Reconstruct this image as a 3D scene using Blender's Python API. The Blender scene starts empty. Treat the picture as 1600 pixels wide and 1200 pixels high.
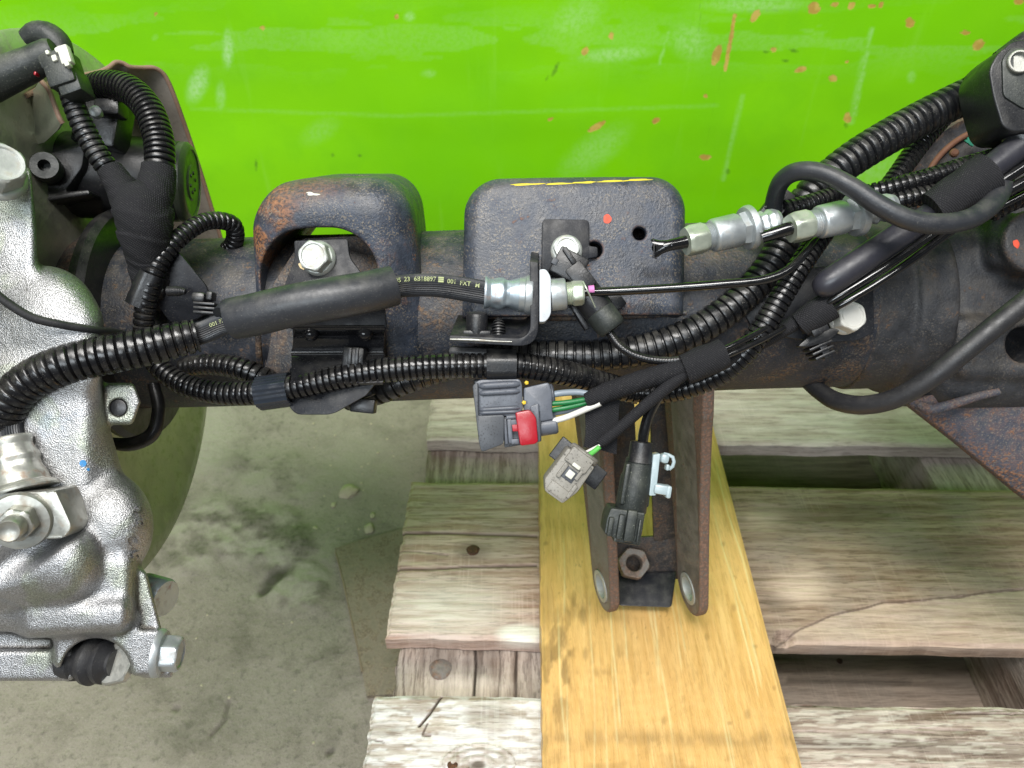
import bpy, bmesh, math, random
import numpy as np
from mathutils import Vector, Matrix

random.seed(7)
RNG = np.random.default_rng(7)
SC = bpy.context.scene
COL = SC.collection

# ------------------------------------------------------------------ camera
FPX = 1200.0                      # focal length in pixels of a 1600 px wide picture
PITCH = math.radians(40.4)
CAM = np.array([0.0, 0.0, 0.73])
AX_R = np.array([1.0, 0.0, 0.0])
AX_U = np.array([0.0, math.sin(PITCH), math.cos(PITCH)])
AX_F = np.array([0.0, math.cos(PITCH), -math.sin(PITCH)])
cam_data = bpy.data.cameras.new('camera')
cam_data.sensor_width = 36.0
cam_data.lens = 36.0 * FPX / 1600.0
cam_data.clip_start = 0.01
cam_data.clip_end = 60.0
cam_data.dof.use_dof = True
cam_data.dof.focus_distance = 0.445
cam_data.dof.aperture_fstop = 13.0
cam = bpy.data.objects.new('camera', cam_data)
cam.location = CAM
cam.rotation_euler = (math.pi / 2 - PITCH, 0, 0)
COL.objects.link(cam)
SC.camera = cam

# ------------------------------------------------------------------ light
world = bpy.data.worlds.new('World')
SC.world = world
world.use_nodes = True
bg = world.node_tree.nodes['Background']
bg.inputs[0].default_value = (0.80, 0.90, 1.0, 1)
bg.inputs[1].default_value = 0.13


def area_lamp(name, loc, target, sx, sy, power, color):
    d = bpy.data.lights.new(name, 'AREA')
    d.shape = 'RECTANGLE'
    d.size, d.size_y = sx, sy
    d.energy = power
    d.color = color
    o = bpy.data.objects.new(name, d)
    o.location = loc
    o.rotation_euler = (Vector(target) - Vector(loc)).to_track_quat('-Z', 'Y').to_euler()
    COL.objects.link(o)
    return o


area_lamp('skylight_lamp', (-0.4, -0.35, 2.8), (0.0, 0.5, 0.3), 1.7, 0.9, 92, (1.0, 0.98, 0.95))
area_lamp('doorway_lamp', (-0.7, -2.1, 2.3), (0.0, 0.5, 0.35), 2.0, 0.8, 58, (0.86, 0.94, 1.0))
area_lamp('tube_lamp', (0.45, -0.55, 2.6), (0.3, 0.4, 0.4), 1.5, 0.10, 18, (1.0, 0.99, 0.96))

SC.render.engine = 'CYCLES'
SC.cycles.use_denoising = True
SC.cycles.max_bounces = 6
SC.cycles.diffuse_bounces = 3
SC.cycles.glossy_bounces = 3
SC.view_settings.view_transform = 'Standard'
SC.view_settings.look = 'None'
SC.view_settings.exposure = -0.08
SC.view_settings.gamma = 1.0
SC.view_settings.use_curve_mapping = False

# ------------------------------------------------------------------ coordinates


def C(px, py, z):
    """pixel of the 1600x1200 picture + distance along the view axis (mm) -> camera frame (x right, y down, z away), metres"""
    z = z / 1000.0
    return np.array([(px - 800.0) / FPX * z, (py - 600.0) / FPX * z, z])


def Cs(pts):
    return np.array([C(*p) for p in pts])


def to_world(c):
    c = np.asarray(c, float)
    return CAM + c[..., 0:1] * AX_R - c[..., 1:2] * AX_U + c[..., 2:3] * AX_F


def to_px(w):
    d = np.asarray(w, float) - CAM
    x, y, z = d @ AX_R, -(d @ AX_U), d @ AX_F
    return x / z * FPX + 800, y / z * FPX + 600


def on_plane_z(px, py, zw):
    d = to_world(C(px, py, 1000)) - CAM
    t = (zw - CAM[2]) / d[2]
    return CAM + d * t


YAW = math.radians(1.09)          # the pallet and the wall are turned a little against the axle


def room(u, v, z=0.0):
    u, v = np.asarray(u, float), np.asarray(v, float)
    x = u * math.cos(YAW) + v * math.sin(YAW)
    y = -u * math.sin(YAW) + v * math.cos(YAW)
    return np.stack([x, y, np.broadcast_to(z, x.shape)], -1)


# ------------------------------------------------------------------ objects
def tag(o, label=None, cat=None, group=None, kind=None):
    if label: o['label'] = label
    if cat: o['category'] = cat
    if group: o['group'] = group
    if kind: o['kind'] = kind
    return o


def thing(name, label, cat, at, group=None):
    o = bpy.data.objects.new(name, None)
    o.empty_display_size = 0.02
    o.location = Vector(at)
    COL.objects.link(o)
    return tag(o, label, cat, group)


def wloc(o):
    v = Vector(o.location)
    while o.parent:
        o = o.parent
        v += Vector(o.location)
    return v


def link_mesh(name, verts_w, faces, mat, parent=None, smooth=40, attrs=None):
    """verts in world metres -> one mesh object with its origin in its middle"""
    v = np.asarray(verts_w, float)
    mid = (v.min(0) + v.max(0)) / 2
    me = bpy.data.meshes.new(name)
    if isinstance(faces, np.ndarray):
        faces = faces.tolist()
    me.from_pydata((v - mid).tolist(), [], faces)
    if attrs:
        for k, a in attrs.items():
            at = me.attributes.new(k, 'FLOAT_COLOR', 'POINT')
            a4 = np.ones((len(v), 4), np.float32)
            a4[:, :a.shape[1]] = a
            at.data.foreach_set('color', a4.ravel())
    if smooth:
        me.shade_smooth()
        if smooth < 180:
            me.set_sharp_from_angle(angle=math.radians(smooth))
    me.validate()
    me.materials.append(mat)
    o = bpy.data.objects.new(name, me)
    COL.objects.link(o)
    if parent:
        o.parent = parent
        o.location = Vector(mid) - wloc(parent)
    else:
        o.location = Vector(mid)
    return o


def fix_normals(verts, faces):
    bm = bmesh.new()
    vs = [bm.verts.new(v) for v in verts]
    for f in faces:
        try:
            bm.faces.new([vs[i] for i in f])
        except ValueError:
            pass
    bmesh.ops.recalc_face_normals(bm, faces=bm.faces)
    bm.verts.index_update()
    V = np.array([v.co[:] for v in bm.verts])
    Fc = [[v.index for v in f.verts] for f in bm.faces]
    bm.free()
    return V, Fc


def unit(v):
    v = np.asarray(v, float)
    return v / max(np.linalg.norm(v), 1e-12)


def frame_of(axis, hint=(0, 0, 1)):
    a = unit(axis)
    h = np.asarray(hint, float)
    if abs(a @ unit(h)) > 0.95:
        h = np.array([0.0, 1, 0])
    e1 = unit(np.cross(h, a))
    e2 = np.cross(a, e1)
    return e1, e2, a


def spline(pts, n=24):
    """centripetal-ish Catmull-Rom through control points (any dimension)"""
    p = np.asarray(pts, float)
    if len(p) < 3:
        t = np.linspace(0, 1, n)[:, None]
        return p[0] * (1 - t) + p[-1] * t
    q = np.vstack([2 * p[0] - p[1], p, 2 * p[-1] - p[-2]])
    out = []
    for i in range(1, len(q) - 2):
        t = np.linspace(0, 1, n, endpoint=False)[:, None]
        a, b, c, d = q[i - 1], q[i], q[i + 1], q[i + 2]
        out.append(0.5 * (2 * b + (c - a) * t + (2 * a - 5 * b + 4 * c - d) * t ** 2 + (3 * b - a - 3 * c + d) * t ** 3))
    out.append(p[-1:])
    return np.vstack(out)


def resample(p, step):
    d = np.r_[0, np.cumsum(np.linalg.norm(np.diff(p[:, :3], axis=0), axis=1))]
    n = max(2, int(round(d[-1] / step)) + 1)
    s = np.linspace(0, d[-1], n)
    return np.stack([np.interp(s, d, p[:, k]) for k in range(p.shape[1])], 1), s


class MB:
    """collects shapes given in the camera frame (metres); build() links them as one mesh"""

    def __init__(self):
        self.v, self.f, self.n = [], [], 0

    def add(self, verts, faces):
        verts = np.asarray(verts, float)
        self.v.append(verts)
        self.f += [[i + self.n for i in f] for f in faces]
        self.n += len(verts)
        return self

    def addbm(self, bm):
        bm.verts.index_update()
        self.add([v.co[:] for v in bm.verts], [[v.index for v in f.verts] for f in bm.faces])
        bm.free()
        return self

    def build(self, name, mat, parent=None, smooth=40, fix=True):
        v = np.vstack(self.v)
        f = self.f
        w = to_world(v)
        if fix:
            w, f = fix_normals(w, f)
        return link_mesh(name, w, f, mat, parent, smooth)

    # --- shapes
    def sweep(self, path, rad, seg=16, caps=True, rfun=None, s=None, squash=None):
        p = np.asarray(path, float)
        n = len(p)
        rad = np.broadcast_to(np.asarray(rad, float), (n,))
        tan = np.gradient(p, axis=0)
        tan /= np.maximum(np.linalg.norm(tan, axis=1)[:, None], 1e-12)
        e1, _, _ = frame_of(tan[0])
        th = np.linspace(0, 2 * math.pi, seg, endpoint=False)
        ct, st = np.cos(th), np.sin(th)
        V = np.zeros((n, seg, 3))
        for i in range(n):
            t = tan[i]
            e1 = unit(e1 - t * (e1 @ t))
            e2 = np.cross(t, e1)
            r = rad[i] * (rfun(i if s is None else s[i], th) if rfun else 1.0)
            r = np.broadcast_to(r, (seg,))
            V[i] = p[i] + (r * ct)[:, None] * e1 + (r * st)[:, None] * e2
        F = []
        for i in range(n - 1):
            for j in range(seg):
                k = (j + 1) % seg
                F.append([i * seg + j, i * seg + k, (i + 1) * seg + k, (i + 1) * seg + j])
        if caps:
            F.append(list(range(seg - 1, -1, -1)))
            F.append([(n - 1) * seg + j for j in range(seg)])
        return self.add(V.reshape(-1, 3), F)

    def lathe(self, prof, origin, axis, seg=32, hint=(0, 0, 1), caps=True):
        """prof: list of (height along axis, radius)"""
        e1, e2, a = frame_of(axis, hint)
        o = np.asarray(origin, float)
        th = np.linspace(0, 2 * math.pi, seg, endpoint=False)
        ring = np.cos(th)[:, None] * e1 + np.sin(th)[:, None] * e2
        V = np.vstack([o + a * h + ring * max(r, 1e-6) for h, r in prof])
        F = []
        for i in range(len(prof) - 1):
            for j in range(seg):
                k = (j + 1) % seg
                F.append([i * seg + j, i * seg + k, (i + 1) * seg + k, (i + 1) * seg + j])
        if caps:
            F.append(list(range(seg - 1, -1, -1)))
            F.append([(len(prof) - 1) * seg + j for j in range(seg)])
        return self.add(V, F)

    def hexhead(self, origin, axis, af, h, flange=0.0, fh=0.0, phase=0.0, hint=(0, 0, 1), dish=True):
        """hexagon head (across flats af) with chamfered top, optional round flange below"""
        e1, e2, a = frame_of(axis, hint)
        o = np.asarray(origin, float)
        if flange:
            self.lathe([(0, flange), (fh * .45, flange), (fh, flange * .90), (fh * 1.15, af * .55)], o, a, 40)
        R = af / math.sqrt(3)
        seg = 48
        th = np.linspace(0, 2 * math.pi, seg, endpoint=False)
        hexr = (af / 2) / np.cos((th + phase) % (math.pi / 3) - math.pi / 6)
        ring = np.cos(th)[:, None] * e1 + np.sin(th)[:, None] * e2
        lv = [(0, hexr), (h * .80, hexr), (h * .93, np.minimum(hexr, af * .535)), (h, np.minimum(hexr * .95, af * .478))]
        if dish:
            lv += [(h * .985, np.full(seg, af * .42)), (h * .90, np.full(seg, af * .39)), (h * .90, np.full(seg, 1e-5))]
        else:
            lv += [(h, np.full(seg, 1e-5))]
        V = np.vstack([o + a * (fh * .8 + hh) + ring * rr[:, None] for hh, rr in lv])
        F = []
        for i in range(len(lv) - 1):
            for j in range(seg):
                k = (j + 1) % seg
                F.append([i * seg + j, i * seg + k, (i + 1) * seg + k, (i + 1) * seg + j])
        F.append(list(range(seg - 1, -1, -1)))
        return self.add(V, F)

    def box(self, center, size, ex=(1, 0, 0), ey=(0, 1, 0), bev=0.0008, seg=2):
        ex = unit(ex)
        ey = unit(np.asarray(ey, float) - ex * (np.asarray(ey, float) @ ex))
        ez = np.cross(ex, ey)
        bm = bmesh.new()
        bmesh.ops.create_cube(bm, size=1)
        c = np.asarray(center, float)
        for v in bm.verts:
            v.co = Vector((v.co.x * size[0], v.co.y * size[1], v.co.z * size[2]))
        if bev:
            bmesh.ops.bevel(bm, geom=bm.edges[:], offset=min(bev, min(size) * .45), segments=seg, profile=.5, affect='EDGES')
        for v in bm.verts:
            v.co = Vector(c + v.co.x * ex + v.co.y * ey + v.co.z * ez)
        return self.addbm(bm)

    def boxpx(self, px, py, z, w, h, d, rot=0, bev=0.0008, tilt=0):
        """box facing the camera: centre pixel, front depth z mm, width/height in px, depth mm, turned by rot degrees in the picture"""
        k = z / 1000 / FPX
        a, t = math.radians(rot), math.radians(tilt)
        ex = np.array([math.cos(a), math.sin(a), 0])
        ey = np.array([-math.sin(a) * math.cos(t), math.cos(a) * math.cos(t), math.sin(t)])
        ez = np.cross(ex, ey)
        c = C(px, py, z) + ez * (d / 2000.0)
        return self.box(c, (w * k, h * k, d / 1000.0), ex, ey, bev)

    def prism(self, outline, z, thick, bev=0.0006, shift=(0, 0), seg=2):
        """outline: (px, py) or (px, py, z) ring, pushed thick mm away from the camera (plus a metric shift)"""
        pts = np.array([C(p[0], p[1], p[2] if len(p) > 2 else z) for p in outline])
        bm = bmesh.new()
        a = [bm.verts.new(p) for p in pts]
        b = [bm.verts.new(p + np.array([shift[0] / 1000, shift[1] / 1000, thick / 1000.0])) for p in pts]
        n = len(a)
        top = bm.faces.new(a)
        bot = bm.faces.new(b[::-1])
        for i in range(n):
            j = (i + 1) % n
            bm.faces.new([a[j], a[i], b[i], b[j]])
        bmesh.ops.recalc_face_normals(bm, faces=bm.faces)
        if bev:
            bmesh.ops.bevel(bm, geom=list(set(top.edges[:] + bot.edges[:])), offset=bev, segments=seg, profile=.5, affect='EDGES', clamp_overlap=True)
        return self.addbm(bm)

    def sheet(self, rows, thick=0.0012):
        """grid of camera-frame points -> sheet of the given thickness"""
        g = np.asarray(rows, float)
        n, m, _ = g.shape
        du = np.gradient(g, axis=0)
        dv = np.gradient(g, axis=1)
        nr = np.cross(du, dv)
        nr /= np.maximum(np.linalg.norm(nr, axis=2, keepdims=True), 1e-12)
        V = np.vstack([(g + nr * thick / 2).reshape(-1, 3), (g - nr * thick / 2).reshape(-1, 3)])
        F = []
        N = n * m
        for i in range(n - 1):
            for j in range(m - 1):
                q = [i * m + j, (i + 1) * m + j, (i + 1) * m + j + 1, i * m + j + 1]
                F.append(q)
                F.append([N + k for k in q[::-1]])
        rim = [i * m for i in range(n)] + [(n - 1) * m + j for j in range(1, m)] + [i * m + m - 1 for i in range(n - 2, -1, -1)] + [j for j in range(m - 2, 0, -1)]
        for a, b in zip(rim, rim[1:] + rim[:1]):
            F.append([a, N + a, N + b, b])
        return self.add(V, F)


def px_path(pts, step=0.002, n=24):
    """[(px, py, z mm, r px)...] -> smooth camera-frame path and radius in metres"""
    sp = spline(pts, n)
    c = np.array([np.r_[C(*q[:3]), q[3] * q[2] / 1000 / FPX] for q in sp])
    r, s = resample(c, step)
    return r[:, :3], r[:, 3], s


def rounded(outline, r, n=5):
    """round the corners of a pixel outline"""
    p = [np.array(q, float) for q in outline]
    out = []
    for i in range(len(p)):
        a, b, c = p[i - 1], p[i], p[(i + 1) % len(p)]
        rr = r[i] if isinstance(r, (list, tuple)) else r
        da, dc = a - b, c - b
        la, lc = np.linalg.norm(da[:2]), np.linalg.norm(dc[:2])
        k = min(rr, la * .48, lc * .48)
        if k < .3:
            out.append(tuple(b))
            continue
        A, D = b + da / la * k, b + dc / lc * k
        for t in np.linspace(0, 1, n):
            out.append(tuple((1 - t) ** 2 * A + 2 * t * (1 - t) * b + t * t * D))
    return out


# ------------------------------------------------------------------ distance-field modelling for castings and pressings
def surface_nets(f, lo, hi, h):
    ax = [np.arange(lo[k], hi[k] + h, h, dtype=np.float32) for k in range(3)]
    X, Y, Z = np.meshgrid(*ax, indexing='ij')
    D = f(X, Y, Z).astype(np.float32)
    nx, ny, nz = D.shape
    cnt = np.zeros((nx - 1, ny - 1, nz - 1), np.int16)
    acc = np.zeros((nx - 1, ny - 1, nz - 1, 3), np.float32)
    off = [(i, j, k) for i in (0, 1) for j in (0, 1) for k in (0, 1)]

    def sub(o):
        return D[o[0]:nx - 1 + o[0], o[1]:ny - 1 + o[1], o[2]:nz - 1 + o[2]]
    for a in off:
        for k in range(3):
            if a[k]:
                continue
            b = list(a)
            b[k] = 1
            d0, d1 = sub(a), sub(b)
            m = (d0 < 0) != (d1 < 0)
            t = np.where(m, d0 / np.where(m, d0 - d1, 1), 0)
            cnt += m
            for q in range(3):
                acc[..., q] += np.where(m, a[q] + (t if q == k else 0), 0)
    act = cnt > 0
    idx = -np.ones(cnt.shape, np.int64)
    idx[act] = np.arange(act.sum())
    cell = np.argwhere(act)
    pos = (cell + acc[act] / cnt[act][:, None]) * h + np.array(lo)
    F = []
    for k in range(3):
        s0 = [slice(1, n - 1) for n in (nx, ny, nz)]
        s1 = list(s0)
        s0[k] = slice(0, D.shape[k] - 1)
        s1[k] = slice(1, D.shape[k])
        d0, d1 = D[tuple(s0)], D[tuple(s1)]
        i1, i2 = [(1, 2), (2, 0), (0, 1)][k]
        for flip in (False, True):
            m = np.argwhere((d0 < 0) & (d1 >= 0)) if not flip else np.argwhere((d0 >= 0) & (d1 < 0))
            if not len(m):
                continue
            base = m.copy()
            for q in range(3):
                if q != k:
                    base[:, q] += 1

            def at(o1, o2):
                b = base.copy()
                b[:, i1] += o1
                b[:, i2] += o2
                return idx[b[:, 0], b[:, 1], b[:, 2]]
            q4 = np.stack([at(-1, -1), at(0, -1), at(0, 0), at(-1, 0)], 1)
            F.append(q4[:, ::-1] if flip else q4)
    F = np.vstack(F)
    F = F[(F >= 0).all(1)]
    return pos, F


def sdf_part(name, f, znom, lo, hi, h, mat, parent=None, smooth=180, attr=None):
    """f(U, V, W): distances in px at depth znom (mm); U, V as picture pixels, W away from the camera"""
    k = znom / 1000.0 / FPX
    p, F = surface_nets(f, lo, hi, h)
    c = np.stack([(p[:, 0] - 800) * k, (p[:, 1] - 600) * k, znom / 1000.0 + p[:, 2] * k], 1)
    return link_mesh(name, to_world(c), F, mat, parent, smooth, {'wear': attr(p[:, 0], p[:, 1], p[:, 2])} if attr else None)


def s_box(x, y, z, c, b, r=0):
    qx, qy, qz = np.abs(x - c[0]) - b[0] + r, np.abs(y - c[1]) - b[1] + r, np.abs(z - c[2]) - b[2] + r
    return np.sqrt(np.maximum(qx, 0) ** 2 + np.maximum(qy, 0) ** 2 + np.maximum(qz, 0) ** 2) + np.minimum(np.maximum(qx, np.maximum(qy, qz)), 0) - r


def s_cap(x, y, z, a, b, ra, rb=None):
    rb = ra if rb is None else rb
    a, b = np.array(a, float), np.array(b, float)
    d = b - a
    t = np.clip(((x - a[0]) * d[0] + (y - a[1]) * d[1] + (z - a[2]) * d[2]) / (d @ d), 0, 1)
    return np.sqrt((x - a[0] - t * d[0]) ** 2 + (y - a[1] - t * d[1]) ** 2 + (z - a[2] - t * d[2]) ** 2) - (ra + (rb - ra) * t)


def s_cyl(x, y, z, a, b, r, e=3):
    """flat-ended cylinder from a to b with edges rounded by e"""
    a, b = np.array(a, float), np.array(b, float)
    L = np.linalg.norm(b - a)
    d = (b - a) / L
    m = (a + b) / 2
    h = (x - m[0]) * d[0] + (y - m[1]) * d[1] + (z - m[2]) * d[2]
    rr = np.sqrt(np.maximum((x - m[0]) ** 2 + (y - m[1]) ** 2 + (z - m[2]) ** 2 - h * h, 0))
    q1, q2 = rr - r + e, np.abs(h) - L / 2 + e
    return np.sqrt(np.maximum(q1, 0) ** 2 + np.maximum(q2, 0) ** 2) + np.minimum(np.maximum(q1, q2), 0) - e


def s_ell(x, y, z, c, r):
    q = np.sqrt(((x - c[0]) / r[0]) ** 2 + ((y - c[1]) / r[1]) ** 2 + ((z - c[2]) / r[2]) ** 2)
    return (q - 1) * min(r)


def smin(a, b, k):
    h = np.clip(.5 + .5 * (b - a) / k, 0, 1)
    return b * (1 - h) + a * h - k * h * (1 - h)


def smax(a, b, k):
    return -smin(-a, -b, k)


# ------------------------------------------------------------------ lattice noise for placed wear
def vnoise(x, y, seed=0):
    x, y = np.asarray(x, float), np.asarray(y, float)
    xi, yi = np.floor(x).astype(np.int64), np.floor(y).astype(np.int64)
    fx, fy = x - xi, y - yi
    fx, fy = fx * fx * (3 - 2 * fx), fy * fy * (3 - 2 * fy)

    def hsh(i, j):
        n = (i * 374761393 + j * 668265263 + seed * 982451653) & 0x7fffffff
        n = ((n ^ (n >> 13)) * 1274126177) & 0x7fffffff
        return ((n ^ (n >> 16)) & 0xffff) / 65535.0
    return (hsh(xi, yi) * (1 - fx) + hsh(xi + 1, yi) * fx) * (1 - fy) + (hsh(xi, yi + 1) * (1 - fx) + hsh(xi + 1, yi + 1) * fx) * fy


def fbm(x, y, seed=0, oct=4):
    a, s, t = 0.5, 0.0, 0.0
    for k in range(oct):
        s = s + a * vnoise(x * 2 ** k, y * 2 ** k, seed + k)
        t += a
        a *= .5
    return s / t


def sstep(a, b, x):
    t = np.clip((x - a) / (b - a), 0, 1)
    return t * t * (3 - 2 * t)

# ------------------------------------------------------------------ materials
class NT:
    """small helper round a material's node tree"""

    def __init__(self, name):
        self.m = bpy.data.materials.new(name)
        self.m.use_nodes = True
        self.t = self.m.node_tree
        self.b = self.t.nodes['Principled BSDF']
        g = self.t.nodes.new('ShaderNodeNewGeometry')
        self.pos = g.outputs['Position']
        self.nrm = g.outputs['Normal']
        self.point = g.outputs['Pointiness']

    def node(self, kind, **kw):
        n = self.t.nodes.new(kind)
        for k, v in kw.items():
            setattr(n, k, v)
        return n

    def link(self, a, b):
        self.t.links.new(a, b)

    def put(self, sock, v):
        if hasattr(v, 'is_output'):
            self.link(v, sock)
        elif isinstance(v, (tuple, list)) and len(v) == 3 and sock.type == 'RGBA':
            sock.default_value = (*v, 1)
        else:
            sock.default_value = v

    def mapping(self, scale, rot=(0, 0, 0), vec=None):
        n = self.node('ShaderNodeMapping')
        n.inputs['Scale'].default_value = scale
        n.inputs['Rotation'].default_value = rot
        self.link(vec or self.pos, n.inputs['Vector'])
        return n.outputs[0]

    def noise(self, scale, detail=3, rough=.55, vec=None, dist=0.0):
        n = self.node('ShaderNodeTexNoise')
        n.inputs['Scale'].default_value = scale
        n.inputs['Detail'].default_value = detail
        n.inputs['Roughness'].default_value = rough
        n.inputs['Distortion'].default_value = dist
        self.link(vec or self.pos, n.inputs['Vector'])
        return n.outputs[0]

    def ramp(self, fac, a, b, lo=0.0, hi=1.0):
        n = self.node('ShaderNodeMapRange', interpolation_type='SMOOTHSTEP')
        self.put(n.inputs[0], fac)
        n.inputs[1].default_value, n.inputs[2].default_value = a, b
        n.inputs[3].default_value, n.inputs[4].default_value = lo, hi
        return n.outputs[0]

    def mix(self, fac, a, b, mode='MIX'):
        n = self.node('ShaderNodeMix', data_type='RGBA', blend_type=mode)
        self.put(n.inputs[0], fac)
        self.put(n.inputs[6], a)
        self.put(n.inputs[7], b)
        return n.outputs[2]

    def math(self, op, a, b=0.0):
        n = self.node('ShaderNodeMath', operation=op)
        self.put(n.inputs[0], a)
        self.put(n.inputs[1], b)
        return n.outputs[0]

    def attr(self, name):
        n = self.node('ShaderNodeAttribute', attribute_name=name)
        s = self.node('ShaderNodeSeparateColor')
        self.link(n.outputs['Color'], s.inputs[0])
        return s.outputs

    def bump(self, h, strength, dist, prev=None):
        n = self.node('ShaderNodeBump')
        n.inputs['Strength'].default_value = strength
        n.inputs['Distance'].default_value = dist
        self.link(h, n.inputs['Height'])
        if prev is not None:
            self.link(prev, n.inputs['Normal'])
        return n.outputs[0]

    def done(self, color, rough, metal=0.0, normal=None, spec=0.5, **kw):
        self.put(self.b.inputs['Base Color'], color)
        self.put(self.b.inputs['Roughness'], rough)
        self.put(self.b.inputs['Metallic'], metal)
        self.put(self.b.inputs['Specular IOR Level'], spec)
        if normal is not None:
            self.link(normal, self.b.inputs['Normal'])
        for k, v in kw.items():
            self.put(self.b.inputs[k], v)
        return self.m


def up_dust(n, a=.35, b=1.0):
    """share of a face that lies open to settling dust"""
    s = n.node('ShaderNodeSeparateXYZ')
    n.link(n.nrm, s.inputs[0])
    return n.ramp(s.outputs[2], a, b)


def plastic(name, col, rough=.45, bump=.15, bscale=700, dust=.25, dcol=(.30, .28, .24), spec=.5, coat=0.0, sscale=1500, sthr=.62):
    n = NT(name)
    fine = n.noise(sscale, 2, .6)
    big = n.noise(45, 3)
    sp = n.math('MULTIPLY', n.ramp(fine, sthr, sthr + .10), n.ramp(big, .30, .62))
    film = n.math('MULTIPLY', n.math('MULTIPLY', up_dust(n), n.ramp(n.noise(120, 4), .35, .75)), dust * .45)
    c = n.mix(film, n.mix(n.math('MULTIPLY', sp, dust), n.mix(n.ramp(big, .3, .7, 0, .35), col, tuple(x * .7 for x in col)), dcol), dcol)
    r = n.math('ADD', n.ramp(n.noise(160, 4), .3, .7, rough - .06, rough + .10), n.math('MULTIPLY', sp, .2))
    nb = n.bump(n.noise(bscale, 3), bump, .0006)
    return n.done(c, r, 0, nb, spec, **({'Coat Weight': coat, 'Coat Roughness': .12} if coat else {}))


def cloth_tape(name, col=(.0145, .0145, .0170)):
    n = NT(name)
    w = n.node('ShaderNodeTexWave', wave_type='BANDS', bands_direction='DIAGONAL')
    w.inputs['Scale'].default_value = 330
    w.inputs['Distortion'].default_value = 1.2
    w2 = n.node('ShaderNodeTexWave', wave_type='BANDS', bands_direction='X')
    w2.inputs['Scale'].default_value = 430
    w2.inputs['Distortion'].default_value = 1.5
    for k in (w, w2):
        n.link(n.pos, k.inputs['Vector'])
    h = n.math('MULTIPLY', w.outputs['Fac'], w2.outputs['Fac'])
    sp = n.ramp(n.noise(1900, 2), .66, .74, 0, .45)
    c = n.mix(sp, n.mix(h, tuple(x * .35 for x in col), tuple(x * 2.1 for x in col)), (.25, .24, .22))
    nb = n.bump(n.noise(90, 3), .35, .002, n.bump(h, .55, .0006))
    return n.done(c, .82, 0, nb, .35)


def rust_paint(name, paint=(.020, .023, .030), rust=.5, dust=.5, rough=.55, warm=(.125, .058, .026), spots=.5):
    n = NT(name)
    big = n.noise(22, 5, .62, dist=.3)
    mid = n.noise(95, 5, .65)
    fine = n.noise(520, 3, .6)
    grit = n.noise(900, 2, .55)
    base = n.mix(n.ramp(mid, .3, .7), paint, tuple(x * 1.9 for x in paint))
    edge = n.ramp(n.point, .512, .56)
    r1 = n.math('MULTIPLY', n.ramp(big, .60 - .22 * rust, .78 - .18 * rust), n.ramp(fine, .34, .62))
    r2 = n.math('MULTIPLY', n.ramp(mid, .62 - .16 * rust, .76 - .12 * rust), n.ramp(fine, .40, .60))
    r = n.math('MAXIMUM', n.math('MAXIMUM', r1, r2), n.math('MULTIPLY', edge, n.ramp(mid, .40, .62, 0, .9)))
    wr = n.attr('wear')[0]
    r = n.math('MAXIMUM', r, n.math('MULTIPLY', wr, n.ramp(n.math('ADD', fine, n.math('MULTIPLY', mid, .6)), .58, .84, .25, 1.0)))
    rc = n.mix(n.ramp(fine, .35, .7), tuple(x * .45 for x in warm), tuple(x * 1.5 for x in warm))
    c = n.mix(n.math('MULTIPLY', r, .85), base, rc)
    sp = n.math('MULTIPLY', n.ramp(grit, .54, .66), n.ramp(n.math('ADD', n.noise(60, 4), n.math('MULTIPLY', edge, .25)), .36, .62))
    dc = n.mix(mid, (.17, .135, .09), (.24, .21, .17))
    c = n.mix(n.math('MULTIPLY', sp, spots), c, dc)
    film = n.math('MULTIPLY', n.math('MULTIPLY', up_dust(n, .2, 1.0), n.ramp(n.noise(75, 5, .6), .36, .70)), dust * .55)
    c = n.mix(film, c, dc)
    rg = n.math('ADD', n.math('MULTIPLY', r, .25), n.ramp(mid, .3, .7, rough - .10, rough + .12))
    h = n.math('ADD', n.math('MULTIPLY', r, .9), n.math('ADD', fine, n.math('MULTIPLY', grit, .5)))
    nb = n.bump(h, .42, .0009)
    return n.done(c, rg, 0, nb, .45)


def cast_zinc(name):
    n = NT(name)
    v = n.node('ShaderNodeTexVoronoi', feature='F1')
    v.inputs['Scale'].default_value = 1500
    n.link(n.pos, v.inputs['Vector'])
    g = n.noise(1700, 3, .6)
    big = n.noise(28, 4)
    # yellow-green and blue cast of the zinc passivation, plus painted green wall reflection
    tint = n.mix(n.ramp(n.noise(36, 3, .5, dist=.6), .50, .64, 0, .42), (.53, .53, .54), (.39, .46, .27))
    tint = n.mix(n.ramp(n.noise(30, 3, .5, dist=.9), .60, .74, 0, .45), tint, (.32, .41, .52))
    c = n.mix(n.ramp(big, .35, .75, 0, .35), tint, (.33, .32, .29))
    c = n.mix(n.ramp(n.noise(300, 5), .66, .78, 0, .6), c, (.20, .16, .11))
    grain = n.noise(1900, 2, .6)
    c = n.mix(n.ramp(grain, .40, .62, .55, 0), c, (.10, .10, .095))
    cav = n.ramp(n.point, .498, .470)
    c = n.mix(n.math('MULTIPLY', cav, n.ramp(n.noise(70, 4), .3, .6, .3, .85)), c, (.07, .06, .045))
    h = n.math('ADD', v.outputs['Distance'], n.math('ADD', n.math('MULTIPLY', g, .6), n.math('MULTIPLY', grain, .9)))
    nb = n.bump(n.noise(55, 3), .25, .004, n.bump(h, .42, .0006))
    return n.done(c, n.ramp(grain, .3, .7, .34, .50), .92, nb, .5)


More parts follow.
